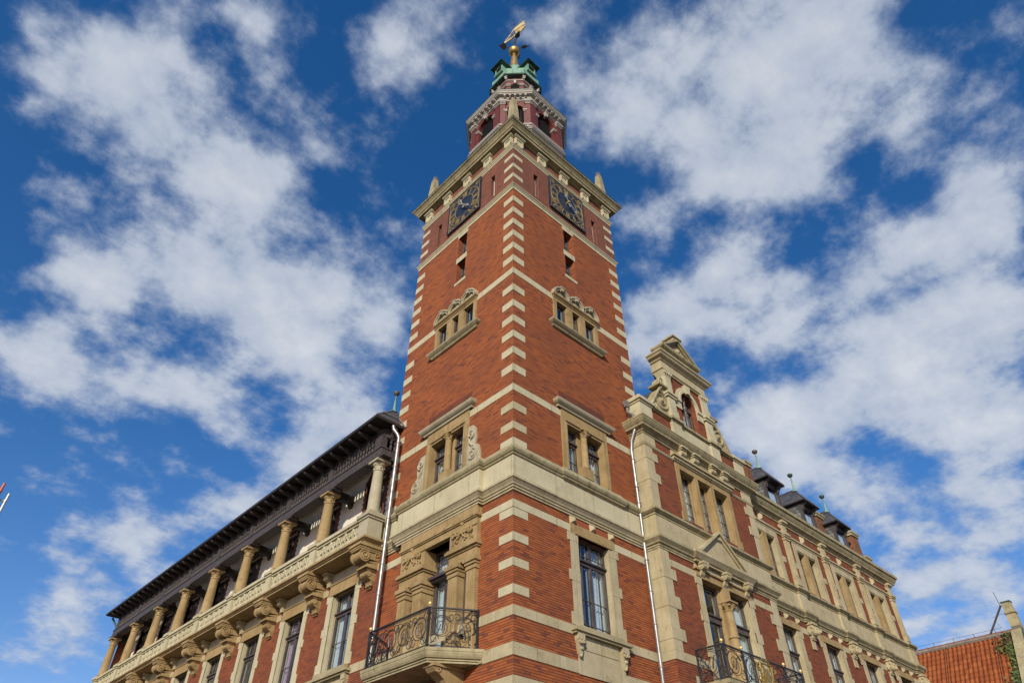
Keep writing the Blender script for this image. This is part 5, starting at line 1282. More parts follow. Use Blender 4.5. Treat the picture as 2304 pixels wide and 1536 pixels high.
# ---- bay, lower double door with column and pediment
for u0, u1, q in ((7.68, 7.97, -1), (10.80, 11.08, 1)):
    s = MB()
    s.box(f, u0, u1, 7.0, 10.5, WB-0.42, WB+0.03)
    for z0, z1 in ((10.25, 10.55), (9.05, 9.38), (7.95, 8.3)): s.box(f, u0-0.08 if q < 0 else u0, u1 if q < 0 else u1+0.1, z0, z1, WB, WB+0.04)
    s.build('door_jamb', M['stone_old'], HW)
s = MB(); s.box(f, 7.7, 11.06, 10.5, 10.74, WB-0.42, WB+0.04); s.box(f, 7.62, 11.14, 10.74, 10.8, WB, WB+0.1); s.box(f, 9.14, 9.6, 7.0, 10.5, WB-0.42, WB-0.12); s.box(f, 9.2, 9.54, 10.02, 10.5, WB-0.12, WB+0.06)
s.build('door_lintel', M['stone_ochre'], HW)
q = f.p(9.37, 0, WB-0.02); s = MB()
s.lathe((q[0], q[1], 7.0), [(0.24, 0), (0.24, 0.5), (0.2, 0.55), (0.17, 0.6), (0.165, 1.85), (0.2, 1.87), (0.2, 1.92), (0.165, 1.94), (0.15, 2.72), (0.17, 2.74), (0.17, 2.78), (0.15, 2.8), (0.22, 2.95), (0.26, 3.0)], 16)
for k in range(8):
    a = k*PI/4; s.tube([(q[0]+0.15*math.cos(a), q[1]+0.15*math.sin(a), 9.8), (q[0]+0.24*math.cos(a), q[1]+0.24*math.sin(a), 9.93), (q[0]+0.28*math.cos(a), q[1]+0.28*math.sin(a), 9.86)], 0.04, 5)
s.box(f, 9.12, 9.62, 9.99, 10.04, WB-0.2, WB+0.25)
s.build('door_column', M['stone_ochre'], HW, smooth=True)
for k, (u0, u1) in enumerate(((7.97, 9.14), (9.6, 10.80))):
    d = window(f, HW, u0, u1, 7.0, 10.5, WB-0.24, transom=9.42, curtain='left' if k == 0 else 'right', cmat='curtain_teal' if k == 0 else 'curtain', fw_=0.09)
    bx('door_head', M['frame'], HW, f, u0+0.02, u1-0.02, 9.28, 9.42, WB-0.25, WB-0.21)
for u in (8.0, 8.95, 9.8, 10.75):
    if u == 8.95: continue
for u in (8.02, 9.37, 10.72):
    s = MB(); s.box(f, u-0.17, u+0.17, 10.93, 11.0, WB, WB+0.3); s.box(f, u-0.12, u+0.12, 10.78, 10.95, WB, WB+0.12)
    s.lathe(f.p(u-0.13, 10.88, WB+0.16), [(0.13, 0), (0.13, 0.26)], 14, f.u)
    for sg in (1, -1):
        ff = F(f.p(u+sg*0.133, 0, 0)[:2], (0, -1), (1, 0)); s.spiral(ff, WB+0.16, 10.88, 0, 0.115, 0.02, 1.8, 0, 0.018, 1, 24)
    s.prismw(f, [(WB, 10.76), (WB+0.16, 10.78), (WB+0.1, 10.62), (WB+0.04, 10.55), (WB, 10.54)], u-0.1, u+0.1); s.build('scroll_bracket', M['stone_old'], HW)
s = MB()
s.box(f, 7.7, 11.06, 10.8, 10.93, WB, WB+0.03); s.build('frieze', M['stone'], HW)
# broken forward cornice and triangular pediment
s = MB(); pl = [(7.72, -WB), (7.72, -WB-0.1), (11.02, -WB-0.1), (11.02, -WB)]
s.sweep([(0, 10.99), (0.06, 11.0), (0.06, 11.06), (0.11, 11.08), (0.2, 11.2), (0.225, 11.23), (0.225, 11.33), (0.0, 11.4)], pl)
A, Bp, Cp = (8.15, 11.36), (10.6, 11.36), (9.38, 12.40)
s.prism(f, [A, Bp, Cp], WB, WB+0.12)
def rake(s, p0, p1, th, w0, w1):
    d = Vector((p1[0]-p0[0], p1[1]-p0[1])).normalized(); n = Vector((-d.y, d.x)); n = n if n.y > 0 else -n
    s.prism(f, [p0, p1, (p1[0]+n.x*th, p1[1]+n.y*th), (p0[0]+n.x*th, p0[1]+n.y*th)], w0, w1)
for p in ((7.95, 11.36), (10.80, 11.36)):
    rake(s, p, (9.38, 12.45), 0.07, WB, WB+0.26); rake(s, (p[0]+(0.2 if p[0] < 9 else -0.2), 11.37), (9.38, 12.34), 0.09, WB, WB+0.18)
s.build('door_pediment', M['stone_old'], HW)
# ---- bay balcony
bal = bx('balcony', M['stone_dirty'], HW, f, 6.95, 11.5, 6.76, 6.8, 0.4, WB+0.1)
b = MB(); pl = [(6.80, -WB+0.1), (6.80, -1.62), (11.55, -1.62), (11.55, -WB+0.1)]
b.sweep([(-0.3, 6.74), (-0.1, 6.74), (-0.1, 6.8), (-0.04, 6.82), (0.0, 6.9), (0.02, 6.92), (0.02, 7.03), (-0.3, 7.03)], pl); b.box(f, 6.9, 11.45, 6.74, 7.02, WB-0.1, 1.5)
b.build('balcony_slab', M['stone_dirty'], bal)
for u in (7.3, 11.05):
    MB().prismw(f, [(WB, 6.74), (WB+0.8, 6.74), (WB+0.7, 6.5), (WB+0.4, 6.3), (WB+0.3, 5.9), (WB, 5.7)], u-0.17, u+0.17).build('bracket', M['stone_ochre'], bal)
railing(bal, [(6.92, -WB), (6.92, -1.52), (7.96, -1.52), (10.38, -1.52), (11.45, -1.52), (11.45, -WB)], 7.03, 8.02, [(6.92, -WB-0.03), (6.92, -1.52), (7.96, -1.52), (10.38, -1.52), (11.45, -1.52), (11.45, -WB-0.03)], [(6.92, -1.52), (7.96, -1.52), (10.38, -1.52), (11.45, -1.52)])
b = MB(); w = 1.55; uc = 9.15
sh = [(uc-0.3, 7.85), (uc+0.3, 7.85), (uc+0.33, 7.55), (uc+0.22, 7.28), (uc, 7.14), (uc-0.22, 7.28), (uc-0.33, 7.55)]
for i in range(len(sh)): b.tube([f.p(*sh[i], w), f.p(*sh[(i+1) % len(sh)], w)], 0.028, 6)
for q in (1, -1):
    b.spiral(f, uc+q*0.43, 7.72, w, 0.13, 0.03, 1.4, 0, 0.025, q, 18); b.spiral(f, uc+q*0.40, 7.36, w, 0.13, 0.03, 1.4, PI, 0.025, -q, 18)
    b.tube([f.p(uc+q*0.12, 7.25, w), f.p(uc+q*0.2, 7.45, w+0.02), f.p(uc+q*0.1, 7.6, w), f.p(uc+q*0.17, 7.78, w)], 0.03, 6)
b.box(f, uc-0.07, uc+0.07, 7.35, 7.7, w-0.01, w+0.03); b.tube([f.p(uc-0.25, 7.92, w), f.p(uc-0.12, 8.0, w), f.p(uc, 7.93, w), f.p(uc+0.12, 8.0, w), f.p(uc+0.25, 7.92, w)], 0.025, 6)
b.build('crest', M['gold_dull'], bal, smooth=True)
bx('vent_grille', M['stone_grey'], HW, f, 6.75, 7.0, 6.95, 7.28, WB, WB+0.01)
# ---- gable
g = []
D0, D1 = WB-0.45, WB
b = MB()
b.box(f, BX0+0.1, BX1-0.05, 15.9, 16.75, D0, D1); b.box(f, 7.85, 11.05, 16.75, 16.95, D0, D1)
b.arch(f, 8.0, 10.9, 16.9, 19.4, 9.45, 0.55, 18.25, 16.95, D1-0.002, 0.35); b.arch(f, 8.0, 10.9, 16.9, 19.4, 9.45, 0.55, 18.25, 16.95, D0, 0.0)
b.build('gable_wall', M['brick_wing'], HW, recalc=False)
for u0, u1 in ((BX0+0.02, 6.62), (12.2, BX1+0.02)):
    s = MB(); s.box(f, u0, u1, 15.9, 16.72, D0-0.2, D1+0.06); s.box(f, u0-0.04, u1+0.04, 16.72, 16.80, D0-0.24, D1+0.10); s.box(f, u0-0.1, u1+0.1, 16.80, 16.92, D0-0.28, D1+0.17); s.box(f, u0-0.05, u1+0.05, 16.92, 17.0, D0-0.2, D1+0.1)
    s.build('gable_pier', M['stone'], HW)
s = MB(); s.box(f, 6.6, 12.2, 16.72, 16.78, D0, D1+0.06); s.box(f, 6.6, 12.2, 16.78, 16.88, D0-0.03, D1+0.13)
for u in (8.15, 10.75): s.box(f, u-0.33, u+0.33, 16.70, 16.78, D0, D1+0.14); s.box(f, u-0.38, u+0.38, 16.78, 16.90, D0, D1+0.22)
s.build('gable_ledge', M['stone_dirty'], HW)
s = MB(); s.box(f, 7.85, 8.45, 15.96, 16.72, D0, D1+0.12); s.box(f, 10.45, 11.05, 15.96, 16.72, D0, D1+0.12); s.box(f, 8.45, 10.45, 15.96, 16.72, D0, D1+0.04); s.build('gable_panel', M['stone'], HW)
for u in (8.15, 10.75):
    s = MB(); s.box(f, u-0.24, u+0.24, 16.9, 17.25, D0, D1+0.14); s.box(f, u-0.22, u+0.22, 17.25, 18.0, D0, D1+0.10); s.box(f, u-0.3, u+0.3, 17.95, 18.05, D0, D1+0.15); s.box(f, u-0.34, u+0.34, 18.05, 18.15, D0, D1+0.2); s.box(f, u-0.2, u+0.2, 18.15, 19.05, D0, D1+0.09)
    s.taper(f, u, 19.05, 19.28, D1-0.1, 0.2, 0.29, 0.2, 0.27)
    for k in range(4): s.ball(f.p(u-0.21+0.14*k, 19.18, D1+0.13), 0.06, 7)
    s.box(f, u-0.24, u+0.24, 17.25, 17.33, D0, D1+0.13)
    s.build('gable_pilaster', M['stone'], HW, smooth=False)
s = MB(); s.archring(f, 9.45, 18.25, 0.55, 0.66, D1, D1+0.09, 18); s.archring(f, 9.45, 18.25, 0.66, 0.82, D1, D1+0.05, 18)
for q in (1, -1): s.box(f, *sorted((9.45+q*0.55, 9.45+q*1.05)), 18.1, 18.25, D1, D1+0.10); s.box(f, *sorted((9.45+q*0.55, 9.45+q*0.95)), 17.75, 18.1, D1, D1+0.05)
s.prism(f, [(9.35, 18.75), (9.55, 18.75), (9.62, 19.18), (9.28, 19.18)], D1, D1+0.16)
s.build('arch_surround', M['stone'], HW)
w = D1-0.22; b = MB(); b.archring(f, 9.45, 18.25, 0.46, 0.55, w-0.06, w, 16); b.box(f, 8.9, 8.99, 16.95, 18.25, w-0.06, w); b.box(f, 9.91, 10.0, 16.95, 18.25, w-0.06, w); b.box(f, 8.99, 9.91, 16.95, 17.05, w-0.06, w); b.box(f, 8.99, 9.91, 18.1, 18.2, w-0.06, w+0.05)
q = f.p(9.45, 0, w+0.06); b.lathe((q[0], q[1], 17.0), [(0.1, 0), (0.1, 0.2), (0.06, 0.25), (0.075, 0.5), (0.05, 0.8), (0.07, 1.0), (0.1, 1.1), (0.1, 1.22), (0.05, 1.3), (0.07, 1.6), (0.1, 1.68), (0.04, 1.78)], 10)
win = b.build('window', M['frame'], HW)
b = MB(); b.box(f, 8.95, 9.95, 17.0, 18.3, w-0.04, w-0.03); b.prism(f, [(9.45-0.5*math.cos(PI*i/12), 18.29+0.5*math.sin(PI*i/12)) for i in range(13)], w-0.04, w-0.03); b.build('pane', M['glass'], win)
curtain_mesh(f, 9.5, 9.93, 17.0, 18.2, w-0.15).build('curtain', M['curtain'], win)
bx('room_recess', M['room'], win, f, 8.7, 10.2, 16.9, 19.0, w-0.75, w-0.7)
# entablature, attic and pediment of the gable
s = MB(); gp = [(7.88, -D0), (7.88, -D1-0.06), (11.02, -D1-0.06), (11.02, -D0)]
s.sweep([(-0.2, 19.28), (0.0, 19.28), (0.02, 19.34), (0.06, 19.36), (0.06, 19.42), (0.0, 19.44), (0.0, 19.82), (0.05, 19.84), (0.08, 19.92), (0.2, 19.98), (0.24, 20.06), (0.29, 20.1), (0.29, 20.18), (0.0, 20.26), (-0.3, 20.27)], gp)
s.build('gable_entablature', M['stone_old'], HW)
s = MB(); gp2 = [(8.25, -D0), (8.25, -D1-0.02), (10.65, -D1-0.02), (10.65, -D0)]
s.sweep([(-0.2, 20.26), (0.08, 20.26), (0.08, 20.4), (0.0, 20.42), (0.0, 20.62), (0.05, 20.64), (0.16, 20.7), (0.2, 20.76), (0.2, 20.84), (0, 20.88), (-0.3, 20.9)], gp2)
s.build('gable_attic', M['stone_dirty'], HW)
s = MB(); s.prism(f, [(8.5, 20.86), (10.4, 20.86), (9.45, 21.7)], D0, D1)
for p in (8.3, 10.6): rake(s, (p, 20.88), (9.45, 21.72), 0.1, D0-0.05, D1+0.18); rake(s, (p+(0.15 if p < 9 else -0.15), 20.88), (9.45, 21.62), 0.1, D0, D1+0.1)
s.box(f, 9.2, 9.7, 21.72, 21.9, D0, D1+0.12); s.ball(f.p(9.45, 21.15, D1+0.02), 0.14, 10); s.box(f, 9.12, 9.78, 21.88, 21.97, D0-0.05, D1+0.18)
s.build('gable_pediment', M['stone_dirty'], HW)
for sg in (1, -1):
    X = lambda a: 9.45+sg*a
    s = MB(); n = 12
    curve = [(X(1.45), 18.4), (X(1.75), 18.36), (X(1.82), 18.28)] + [(X(1.80+1.0*(1-math.cos(PI/2*i/n))*0+1.05*math.sin(PI/2*i/n)*0.0+1.0*(i/n)), 18.28-1.38*math.sin(PI/2*i/n)**1.0*(0.35+0.65*i/n)) for i in range(1, n+1)]
    s.prism(f, [(X(1.45), 16.9)] + curve, D0+0.05, D1-0.02)
    s.spiral(f, X(1.95), 17.55, D1, 0.48, 0.08, 1.9, PI/2, 0.055, sg, 40, 0.03); s.spiral(f, X(2.55), 17.1, D1, 0.2, 0.04, 1.4, PI/2, 0.04, sg, 22)
    s.tube([f.p(a, z, D1+0.01) for a, z in curve], 0.06, 6); s.ball(f.p(X(1.95), 17.55, D1), 0.12, 10)
    s.box(f, *sorted((X(1.48), X(2.05))), 18.32, 18.42, D0, D1+0.12)
    s.spiral(f, X(1.62), 18.7, D1-0.05, 0.2, 0.04, 1.5, -PI/2, 0.045, sg, 22); s.prism(f, [(X(1.45), 18.4), (X(1.82), 18.42), (X(1.78), 18.75), (X(1.6), 18.95), (X(1.45), 19.1)], D0+0.05, D1-0.08)
    s.build('gable_scroll', M['stone_dirty'], HW)
b = MB(); b.add([(9.45, -0.1, 19.9), (9.45, 9.5, 19.9), (6.0, 9.5, 16.3), (6.0, -0.1, 16.3), (12.9, 9.5, 16.3), (12.9, -0.1, 16.3)], [[0, 1, 2, 3], [0, 1, 4, 5]])
b.add([(9.45, -0.1, 19.9), (6.0, -0.1, 16.3), (12.9, -0.1, 16.3)], [[0, 1, 2]])
b.build('gable_roof', M['slate'], HW)
# ---- long part: pilasters, upper windows, keystones
for p in PIL:
    s = MB()
    s.box(f, p-0.2, p+0.2, 12.44, 12.75, WW, WW+0.17); s.box(f, p-0.17, p+0.17, 12.75, 14.5, WW, WW+0.12); s.box(f, p-0.21, p+0.21, 12.72, 12.78, WW, WW+0.16)
    s.box(f, p-0.2, p+0.2, 14.42, 14.48, WW, WW+0.16); s.box(f, p-0.22, p+0.22, 14.55, 14.62, WW, WW+0.18); s.box(f, p-0.25, p+0.25, 14.62, 14.74, WW, WW+0.22); s.box(f, p-0.18, p+0.18, 14.48, 14.55, WW, WW+0.13)
    s.box(f, p-0.17, p+0.17, 14.74, 15.14, WW, WW+0.13); s.box(f, p-0.2, p+0.2, 15.14, 15.2, WW, WW+0.18); s.box(f, p-0.23, p+0.23, 15.2, 15.3, WW, WW+0.24)
    for k in (-1, 0, 1): s.box(f, p+k*0.09-0.02, p+k*0.09+0.02, 12.85, 14.38, WW+0.12, WW+0.135)
    s.build('pilaster', M['stone_old'], HW)
    for q in (1, -1):
        s = MB(); s.spiral(f, p+q*0.26, 15.02, WW+0.05, 0.1, 0.02, 1.3, 0, 0.03, q, 14); s.build('pilaster_scroll', M['stone_old'], HW)
b = MB()
edges = [BX1]+[x for p in PIL for x in (p-0.18, p+0.18)]+[WX1]
for k in range(0, len(edges), 2):
    if edges[k+1]-edges[k] > 0.05:
        b.box(f, edges[k], edges[k+1], 14.60, 14.68, WW, WW+0.05); b.box(f, edges[k], edges[k+1], 14.68, 14.75, WW, WW+0.1)
b.build('string_course', M['stone_old'], HW)
for i, c in enumerate(LOWW):
    s = MB(); h = 1.08
    s.box(f, c-h-0.02, c-h+0.26, 12.44, 14.3, WW-0.35, WW+0.03); s.box(f, c+h-0.26, c+h+0.02, 12.44, 14.3, WW-0.35, WW+0.03); s.box(f, c-h-0.02, c+h+0.02, 14.3, 14.6, WW-0.35, WW+0.03)
    s.box(f, c-h+0.26, c-0.15, 14.25, 14.3, WW-0.3, WW); s.box(f, c+0.15, c+h-0.26, 14.25, 14.3, WW-0.3, WW)
    for q in (1, -1): s.box(f, *sorted((c+q*(h-0.05), c+q*(h+0.32))), 13.35, 13.6, WW, WW+0.02)
    s.build('window_surround', M['stone_old'], HW)
    bx('mullion', M['stone_ochre'], HW, f, c-0.15, c+0.15, 12.44, 14.3, WW-0.35, WW+0.02)
    for u0, u1 in ((c-h+0.26, c-0.15), (c+0.15, c+h-0.26)):
        window(f, HW, u0, u1, 12.46, 14.3, WW-0.2, bars_h=(12.95, 13.4, 13.85), bars_v=[((u0+u1)/2, 12.5, 14.25)], curtain='right' if i < 2 else None, fw_=0.05)
    s = MB(); s.hexa([f.p(c-0.15, 14.76, WW), f.p(c+0.15, 14.76, WW), f.p(c+0.15, 15.16, WW), f.p(c-0.15, 15.16, WW)], [f.p(c-0.02, 14.9, WW+0.13), f.p(c+0.02, 14.9, WW+0.13), f.p(c+0.02, 15.05, WW+0.13), f.p(c-0.02, 15.05, WW+0.13)]); s.build('keystone', M['stone_old'], HW)
    # lower window
    for sg in (1, -1):
        s = MB()
        s.box(f, *sorted((c+sg*0.62, c+sg*0.95)), 7.9, 10.45, WW-0.3, WW+0.02)
        for z0, z1 in ((10.2, 10.46), (9.1, 9.38), (8.4, 8.65), (7.9, 8.1)): s.box(f, *sorted((c+sg*0.618, c+sg*1.06)), z0, z1, WW-0.05, WW+0.026)
        s.build('window_jamb', M['stone_old'], HW)
    s = MB(); s.box(f, c-0.95, c+0.95, 10.45, 10.74, WW-0.3, WW+0.03); s.box(f, c-0.8, c+0.8, 10.45, 10.52, WW+0.03, WW+0.06); s.build('window_lintel', M['stone_ochre'], HW)
    MB().prism(f, [(c-1.2, 10.75), (c+1.2, 10.75), (c+1.2, 10.92), (c-1.2, 10.92)], WW, WW+0.006).build('relieving_arch', M['brick_dark'], HW)
    for k in (-1, 0, 1):
        s = MB(); u = c+k*0.86
        s.hexa([f.p(u-0.1, 10.7, WW), f.p(u+0.1, 10.7, WW), f.p(u+0.12, 10.93, WW), f.p(u-0.12, 10.93, WW)], [f.p(u-0.02, 10.78, WW+0.12), f.p(u+0.02, 10.78, WW+0.12), f.p(u+0.02, 10.86, WW+0.12), f.p(u-0.02, 10.86, WW+0.12)]); s.build('keystone', M['stone_old'], HW)
    s = MB(); s.box(f, c-1.1, c+1.1, 7.7, 7.9, WW-0.3, WW+0.18); s.build('window_sill', M['stone_dirty'], HW)
    window(f, HW, c-0.62, c+0.62, 7.9, 10.45, WW-0.18, transom=9.5, mull=c, curtain='sides', fw_=0.06)
# lion head consoles under the pilasters
for p in PIL:
    s = MB(); s.box(f, p-0.21, p+0.21, 10.84, 10.93, WW, WW+0.28)
    s.lathe(f.p(p-0.17, 10.7, WW+0.14), [(0.15, 0), (0.15, 0.34)], 14, f.u); q = f.p(p, 10.6, WW+0.2); s.ball(q, 0.17, 12, 1.05); q = f.p(p, 10.52, WW+0.33); s.ball(q, 0.085, 9)
    for sg in (1, -1): s.ball(f.p(p+sg*0.09, 10.66, WW+0.33), 0.04, 7); s.ball(f.p(p+sg*0.16, 10.74, WW+0.2), 0.06, 7); s.spiral(f, p+sg*0.17, 10.55, WW+0.1, 0.1, 0.03, 1.1, 0, 0.04, sg, 12)
    s.box(f, p-0.16, p+0.16, 10.36, 10.45, WW, WW+0.14); s.box(f, p-0.14, p+0.14, 9.95, 10.36, WW, WW+0.05)
    for k in range(4): s.ball(f.p(p-0.12+0.08*k, 10.33, WW+0.08), 0.04, 6)
    s.build('lion_console', M['stone_old'], HW)
# ---- roof, dormers, chimneys
b = MB(); b.add([(BX1-0.3, -0.35, 15.88), (WX1-0.1, -0.35, 15.88), (WX1-0.1, 4.8, 16.3), (BX1-0.3, 4.8, 16.3), (WX1-0.1, 9.9, 15.9), (BX1-0.3, 9.9, 15.9)], [[0, 1, 2, 3], [3, 2, 4, 5]])
roof = b.build('roof', M['slate'], HW)
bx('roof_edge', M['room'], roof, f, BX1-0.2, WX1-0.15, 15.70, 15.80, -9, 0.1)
for c in (17.62, 21.07, 24.5):
    wd = -0.5; s = MB(); hw = 0.62
    for q in (1, -1): s.add([f.p(c+q*hw, 15.9, wd), f.p(c+q*hw, 18.2, wd), f.p(c+q*hw, 18.2, wd-3), f.p(c+q*hw, 15.9, wd-3)], [[0, 1, 2, 3]])
    dm = s.build('dormer', M['slate_scale'], HW)
    s = MB()
    for q in (1, -1): s.box(f, *sorted((c+q*(hw-0.16), c+q*(hw+0.012))), 15.9, 18.2, wd-0.12, wd+0.012)
    s.box(f, c-hw, c+hw, 17.98, 18.2, wd-0.1, wd+0.01); s.box(f, c-hw, c+hw, 16.2, 16.5, wd-0.1, wd+0.01)
    for q in (1, -1): s.prismw(f, [(wd, 17.75), (wd+0.06, 17.8), (wd+0.12, 17.98), (wd+0.26, 18.1), (wd+0.28, 18.2), (wd, 18.2)], c+q*0.53-0.07, c+q*0.53+0.07)
    s.box(f, c-hw-0.02, c-hw+0.05, 18.06, 18.2, wd-2.5, wd) ; s.box(f, c+hw-0.05, c+hw+0.02, 18.06, 18.2, wd-2.5, wd)
    s.build('dormer_frame', M['timber'], dm)
    s = MB(); s.box(f, c-hw+0.16, c+hw-0.16, 16.5, 17.98, wd-0.06, wd-0.05); s.build('pane', M['glass'], dm)
    s = MB(); s.box(f, c-hw+0.16, c+hw-0.16, 17.92, 17.98, wd-0.05, wd-0.012)
    for q in (1, -1): s.box(f, *sorted((c+q*(hw-0.16), c+q*(hw-0.22))), 16.5, 17.98, wd-0.05, wd-0.013)
    s.build('dormer_sash', M['frame'], dm)
    curtain_mesh(f, c-hw+0.18, c+hw-0.2, 16.5, 17.75, wd-0.14).build('curtain', M['curtain'], dm)
    bx('dark_backing', M['room'], dm, f, c-hw+0.02, c+hw-0.02, 16.0, 18.1, wd-0.7, wd-0.6)
    s = MB(); e = hw+0.16; fr = wd+0.32; zE = 18.24; rz = 19.22
    s.add([f.p(c-e, zE, fr), f.p(c+e, zE, fr), f.p(c+e, zE, wd-3.4), f.p(c-e, zE, wd-3.4), f.p(c, rz, wd-0.33), f.p(c, rz, wd-3.4)], [[0, 1, 4], [1, 2, 5, 4], [3, 0, 4, 5], [2, 3, 5]])
    s.build('dormer_roof', M['slate'], dm)
    s = MB(); s.box(f, c-e-0.02, c+e+0.02, zE-0.07, zE-0.004, wd-3.4, fr+0.02); s.build('dormer_eave', M['timber_dark'], dm)
    s = MB(); s.tube([f.p(c-e, zE+0.02, fr), f.p(c, rz+0.02, wd-0.33)], 0.03, 5); s.tube([f.p(c+e, zE+0.02, fr), f.p(c, rz+0.02, wd-0.33)], 0.03, 5); s.tube([f.p(c, rz+0.02, wd-0.33), f.p(c, rz+0.02, wd-3.4)], 0.04, 5); s.build('ridge_lead', M['lead'], dm)
    q = f.p(c, 0, wd-0.33); roof_finial(q[0], q[1], rz, dm, 0.95, 0.95, 'finial_ball' if c < 18 else 'copper_dark')
def chimney(u0, u1, w0, w1, z0, z1):
    s = MB(); s.box(f, u0, u1, z0, z1-0.25, w0, w1); c_ = s.build('chimney', M['brick_chim'], HW)
    s = MB(); s.box(f, u0-0.06, u1+0.06, z1-0.25, z1-0.12, w0-0.06, w1+0.06); s.box(f, u0-0.1, u1+0.1, z1-0.12, z1, w0-0.1, w1+0.1); s.build('chimney_cap', M['stone_dirty'], c_)
chimney(26.0, 26.72, -1.2, -0.5, 15.5, 18.45); chimney(26.25, 26.78, -0.75, -0.26, 15.5, 17.0); chimney(23.3, 24.3, -1.6, -1.0, 15.8, 18.85); chimney(15.75, 16.2, -1.2, -0.6, 15.8, 18.75)
# ---- drainpipe between tower and bay
b = MB(); PX, PY = 5.74, -0.10
b.tube([(5.79, -0.12, 16.9), (5.78, -0.12, 16.4), (PX, PY-0.28, 16.1), (PX, PY-0.28, 15.5), (PX, PY-0.06, 15.1), (PX, PY, 14.7), (PX, PY-0.02, 6.0)], 0.06, 12)
for z in (14.3, 13.2, 12.6, 10.6, 9.6, 8.6, 7.4, 6.6): b.lathe((PX, PY-0.02, z), [(0.066, 0), (0.072, 0.01), (0.072, 0.03), (0.066, 0.04)], 12); b.tube([(PX, PY, z+0.02), (PX, 0.02, z+0.02)], 0.012, 5)
b.build('drainpipe', M['zinc'], HW, smooth=True)
b = MB(); b.taper(F((5.74, -0.14), (1, 0), (0, -1)), 0, 16.6, 16.85, 0, 0.07, 0.11, 0.06, 0.09); b.build('rain_hopper', M['zinc'], HW)

# ================================================================== neighbour house with the tiled roof
NH = thing('tiled_house', (36, -1, 0), 'low house with an orange pantile roof and a weathered gable parapet, far right', 'house')
RXX, RZZ = 34.3, 14.0; SL = math.radians(50); YA, YB = 6.5, -3.25
def sl(t, off=0.0):      # point down the street side slope: t metres from the ridge
    return (RXX-math.cos(SL)*t-math.sin(SL)*off, RZZ-math.sin(SL)*t+math.cos(SL)*off)
b = MB(); LEN = 9.0
ncol = int((YA-YB)/0.236); nrow = 20; RL = 0.40; tints = []
# pantiles: every tile a small S curved sheet, lapped over the one below
rnd = random.Random(11)
for r in range(nrow):
    for cc in range(ncol):
        y0 = YB+0.3+cc*0.236; t0 = 0.12+r*RL; jt = rnd.uniform(-0.006, 0.006); pts = []
        for tt, lift in ((t0-0.02, 0.012), (t0+RL+0.03, 0.045)):
            row = []
            for k in range(7):
                s_ = k/6; h = 0.042*math.sin(2*PI*(s_*0.92-0.05))+0.01; x, z = sl(tt+jt, h+lift); row.append((x, y0+s_*0.248, z))
            pts.append(row)
        n0 = len(b.v); b.strip(pts[0], pts[1])
        x2 = [(p[0]+0.02, p[1], p[2]-0.025) for p in pts[1]]; b.strip(pts[1], x2)
        tints += [min(1, max(0, rnd.gauss(0.5, 0.28)))]*12
rf = b.build('roof', M['tile'], NH, smooth=True)
at = rf.data.attributes.new('tint', 'FLOAT', 'FACE')
at.data.foreach_set('value', tints)
b = MB(); A = [sl(-0.0, -0.02), sl(LEN, -0.02)]
b.add([(A[0][0], YB, A[0][1]), (A[1][0], YB, A[1][1]), (A[1][0], YA, A[1][1]), (A[0][0], YA, A[0][1]), (RXX+6, YB, A[1][1]), (RXX+6, YA, A[1][1])], [[0, 1, 2, 3], [0, 4, 5, 3]])
b.build('roof_underlay', M['mortar'], NH, recalc=False)
b = MB()
b.tube([(RXX-0.06, YB, RZZ-0.02), (RXX-0.06, YA, RZZ-0.02)], 0.14, 8); b.build('ridge_mortar', M['mortar'], NH)
n = int((YA-YB)/0.37)
b = MB()
for i in range(n):
    y = YB+0.1+i*0.37; b.lathe((RXX-0.02, y, RZZ+0.05), [(0.125, 0), (0.11, 0.40)], 10, (0, 1, 0))
b.build('ridge_tiles', M['tile'], NH, smooth=True)
b = MB()
for i in range(9):
    y = YB+0.9+i*1.1; b.tube([(RXX-0.02, y, RZZ+0.15), (RXX-0.02, y+0.02, RZZ+0.36)], 0.014, 5)
b.tube([(RXX-0.02, YB+0.5, RZZ+0.34), (RXX-0.02, YA, RZZ+0.34)], 0.008, 4)
for y in (YB+1.0, YB+3.6): 
    p = [sl(t, 0.12) for t in (0, 3, 6, LEN)]; b.tube([(x, y, z) for x, z in p], 0.016, 5)
b.build('lightning_wire', M['timber_dark'], NH)
b = MB(); xe, ze = sl(LEN)
b.box(F((xe+0.4, YA), (0, -1), (-1, 0)), 0, YA-YB, 0, ze+0.2, -8, 0.0); b.build('wall', M['brick_chim'], NH)
# gable parapet following the slope, with the apex pier
b = MB(); ya, yb = YB+0.02, YB-0.42
def para(y0, y1, o0, o1, t0, t1):
    P = [sl(t0, o0), sl(t1, o0), sl(t1, o1), sl(t0, o1)]; b.hexa([(x, y0, z) for x, z in P], [(x, y1, z) for x, z in P])
para(ya, yb, -2.5, 0.32, -0.2, LEN)
b.build('gable_parapet', M['stone_shadow'], NH)
b = MB(); para(ya+0.05, yb-0.05, 0.32, 0.40, 0.35, LEN); b.build('parapet_coping', M['stone_dirty'], NH)
b = MB(); para(yb-0.05, yb-0.09, 0.30, 0.43, 0.35, LEN); b.build('coping_edge', M['copper_dark'], NH)
b = MB(); ff = F((RXX, YB-0.2), (0, -1), (-1, 0))
b.box(ff, -0.24, 0.24, RZZ-1.5, RZZ+0.9, -0.2, 0.22); b.box(ff, -0.28, 0.28, RZZ+0.9, RZZ+1.0, -0.24, 0.28); b.box(ff, -0.22, 0.22, RZZ+1.0, RZZ+1.5, -0.18, 0.18)
pier = b.build('apex_pier', M['stone_dirty'], NH)
bx('pier_cap', M['copper_dark'], pier, ff, -0.25, 0.25, RZZ+1.5, RZZ+1.55, -0.22, 0.22)
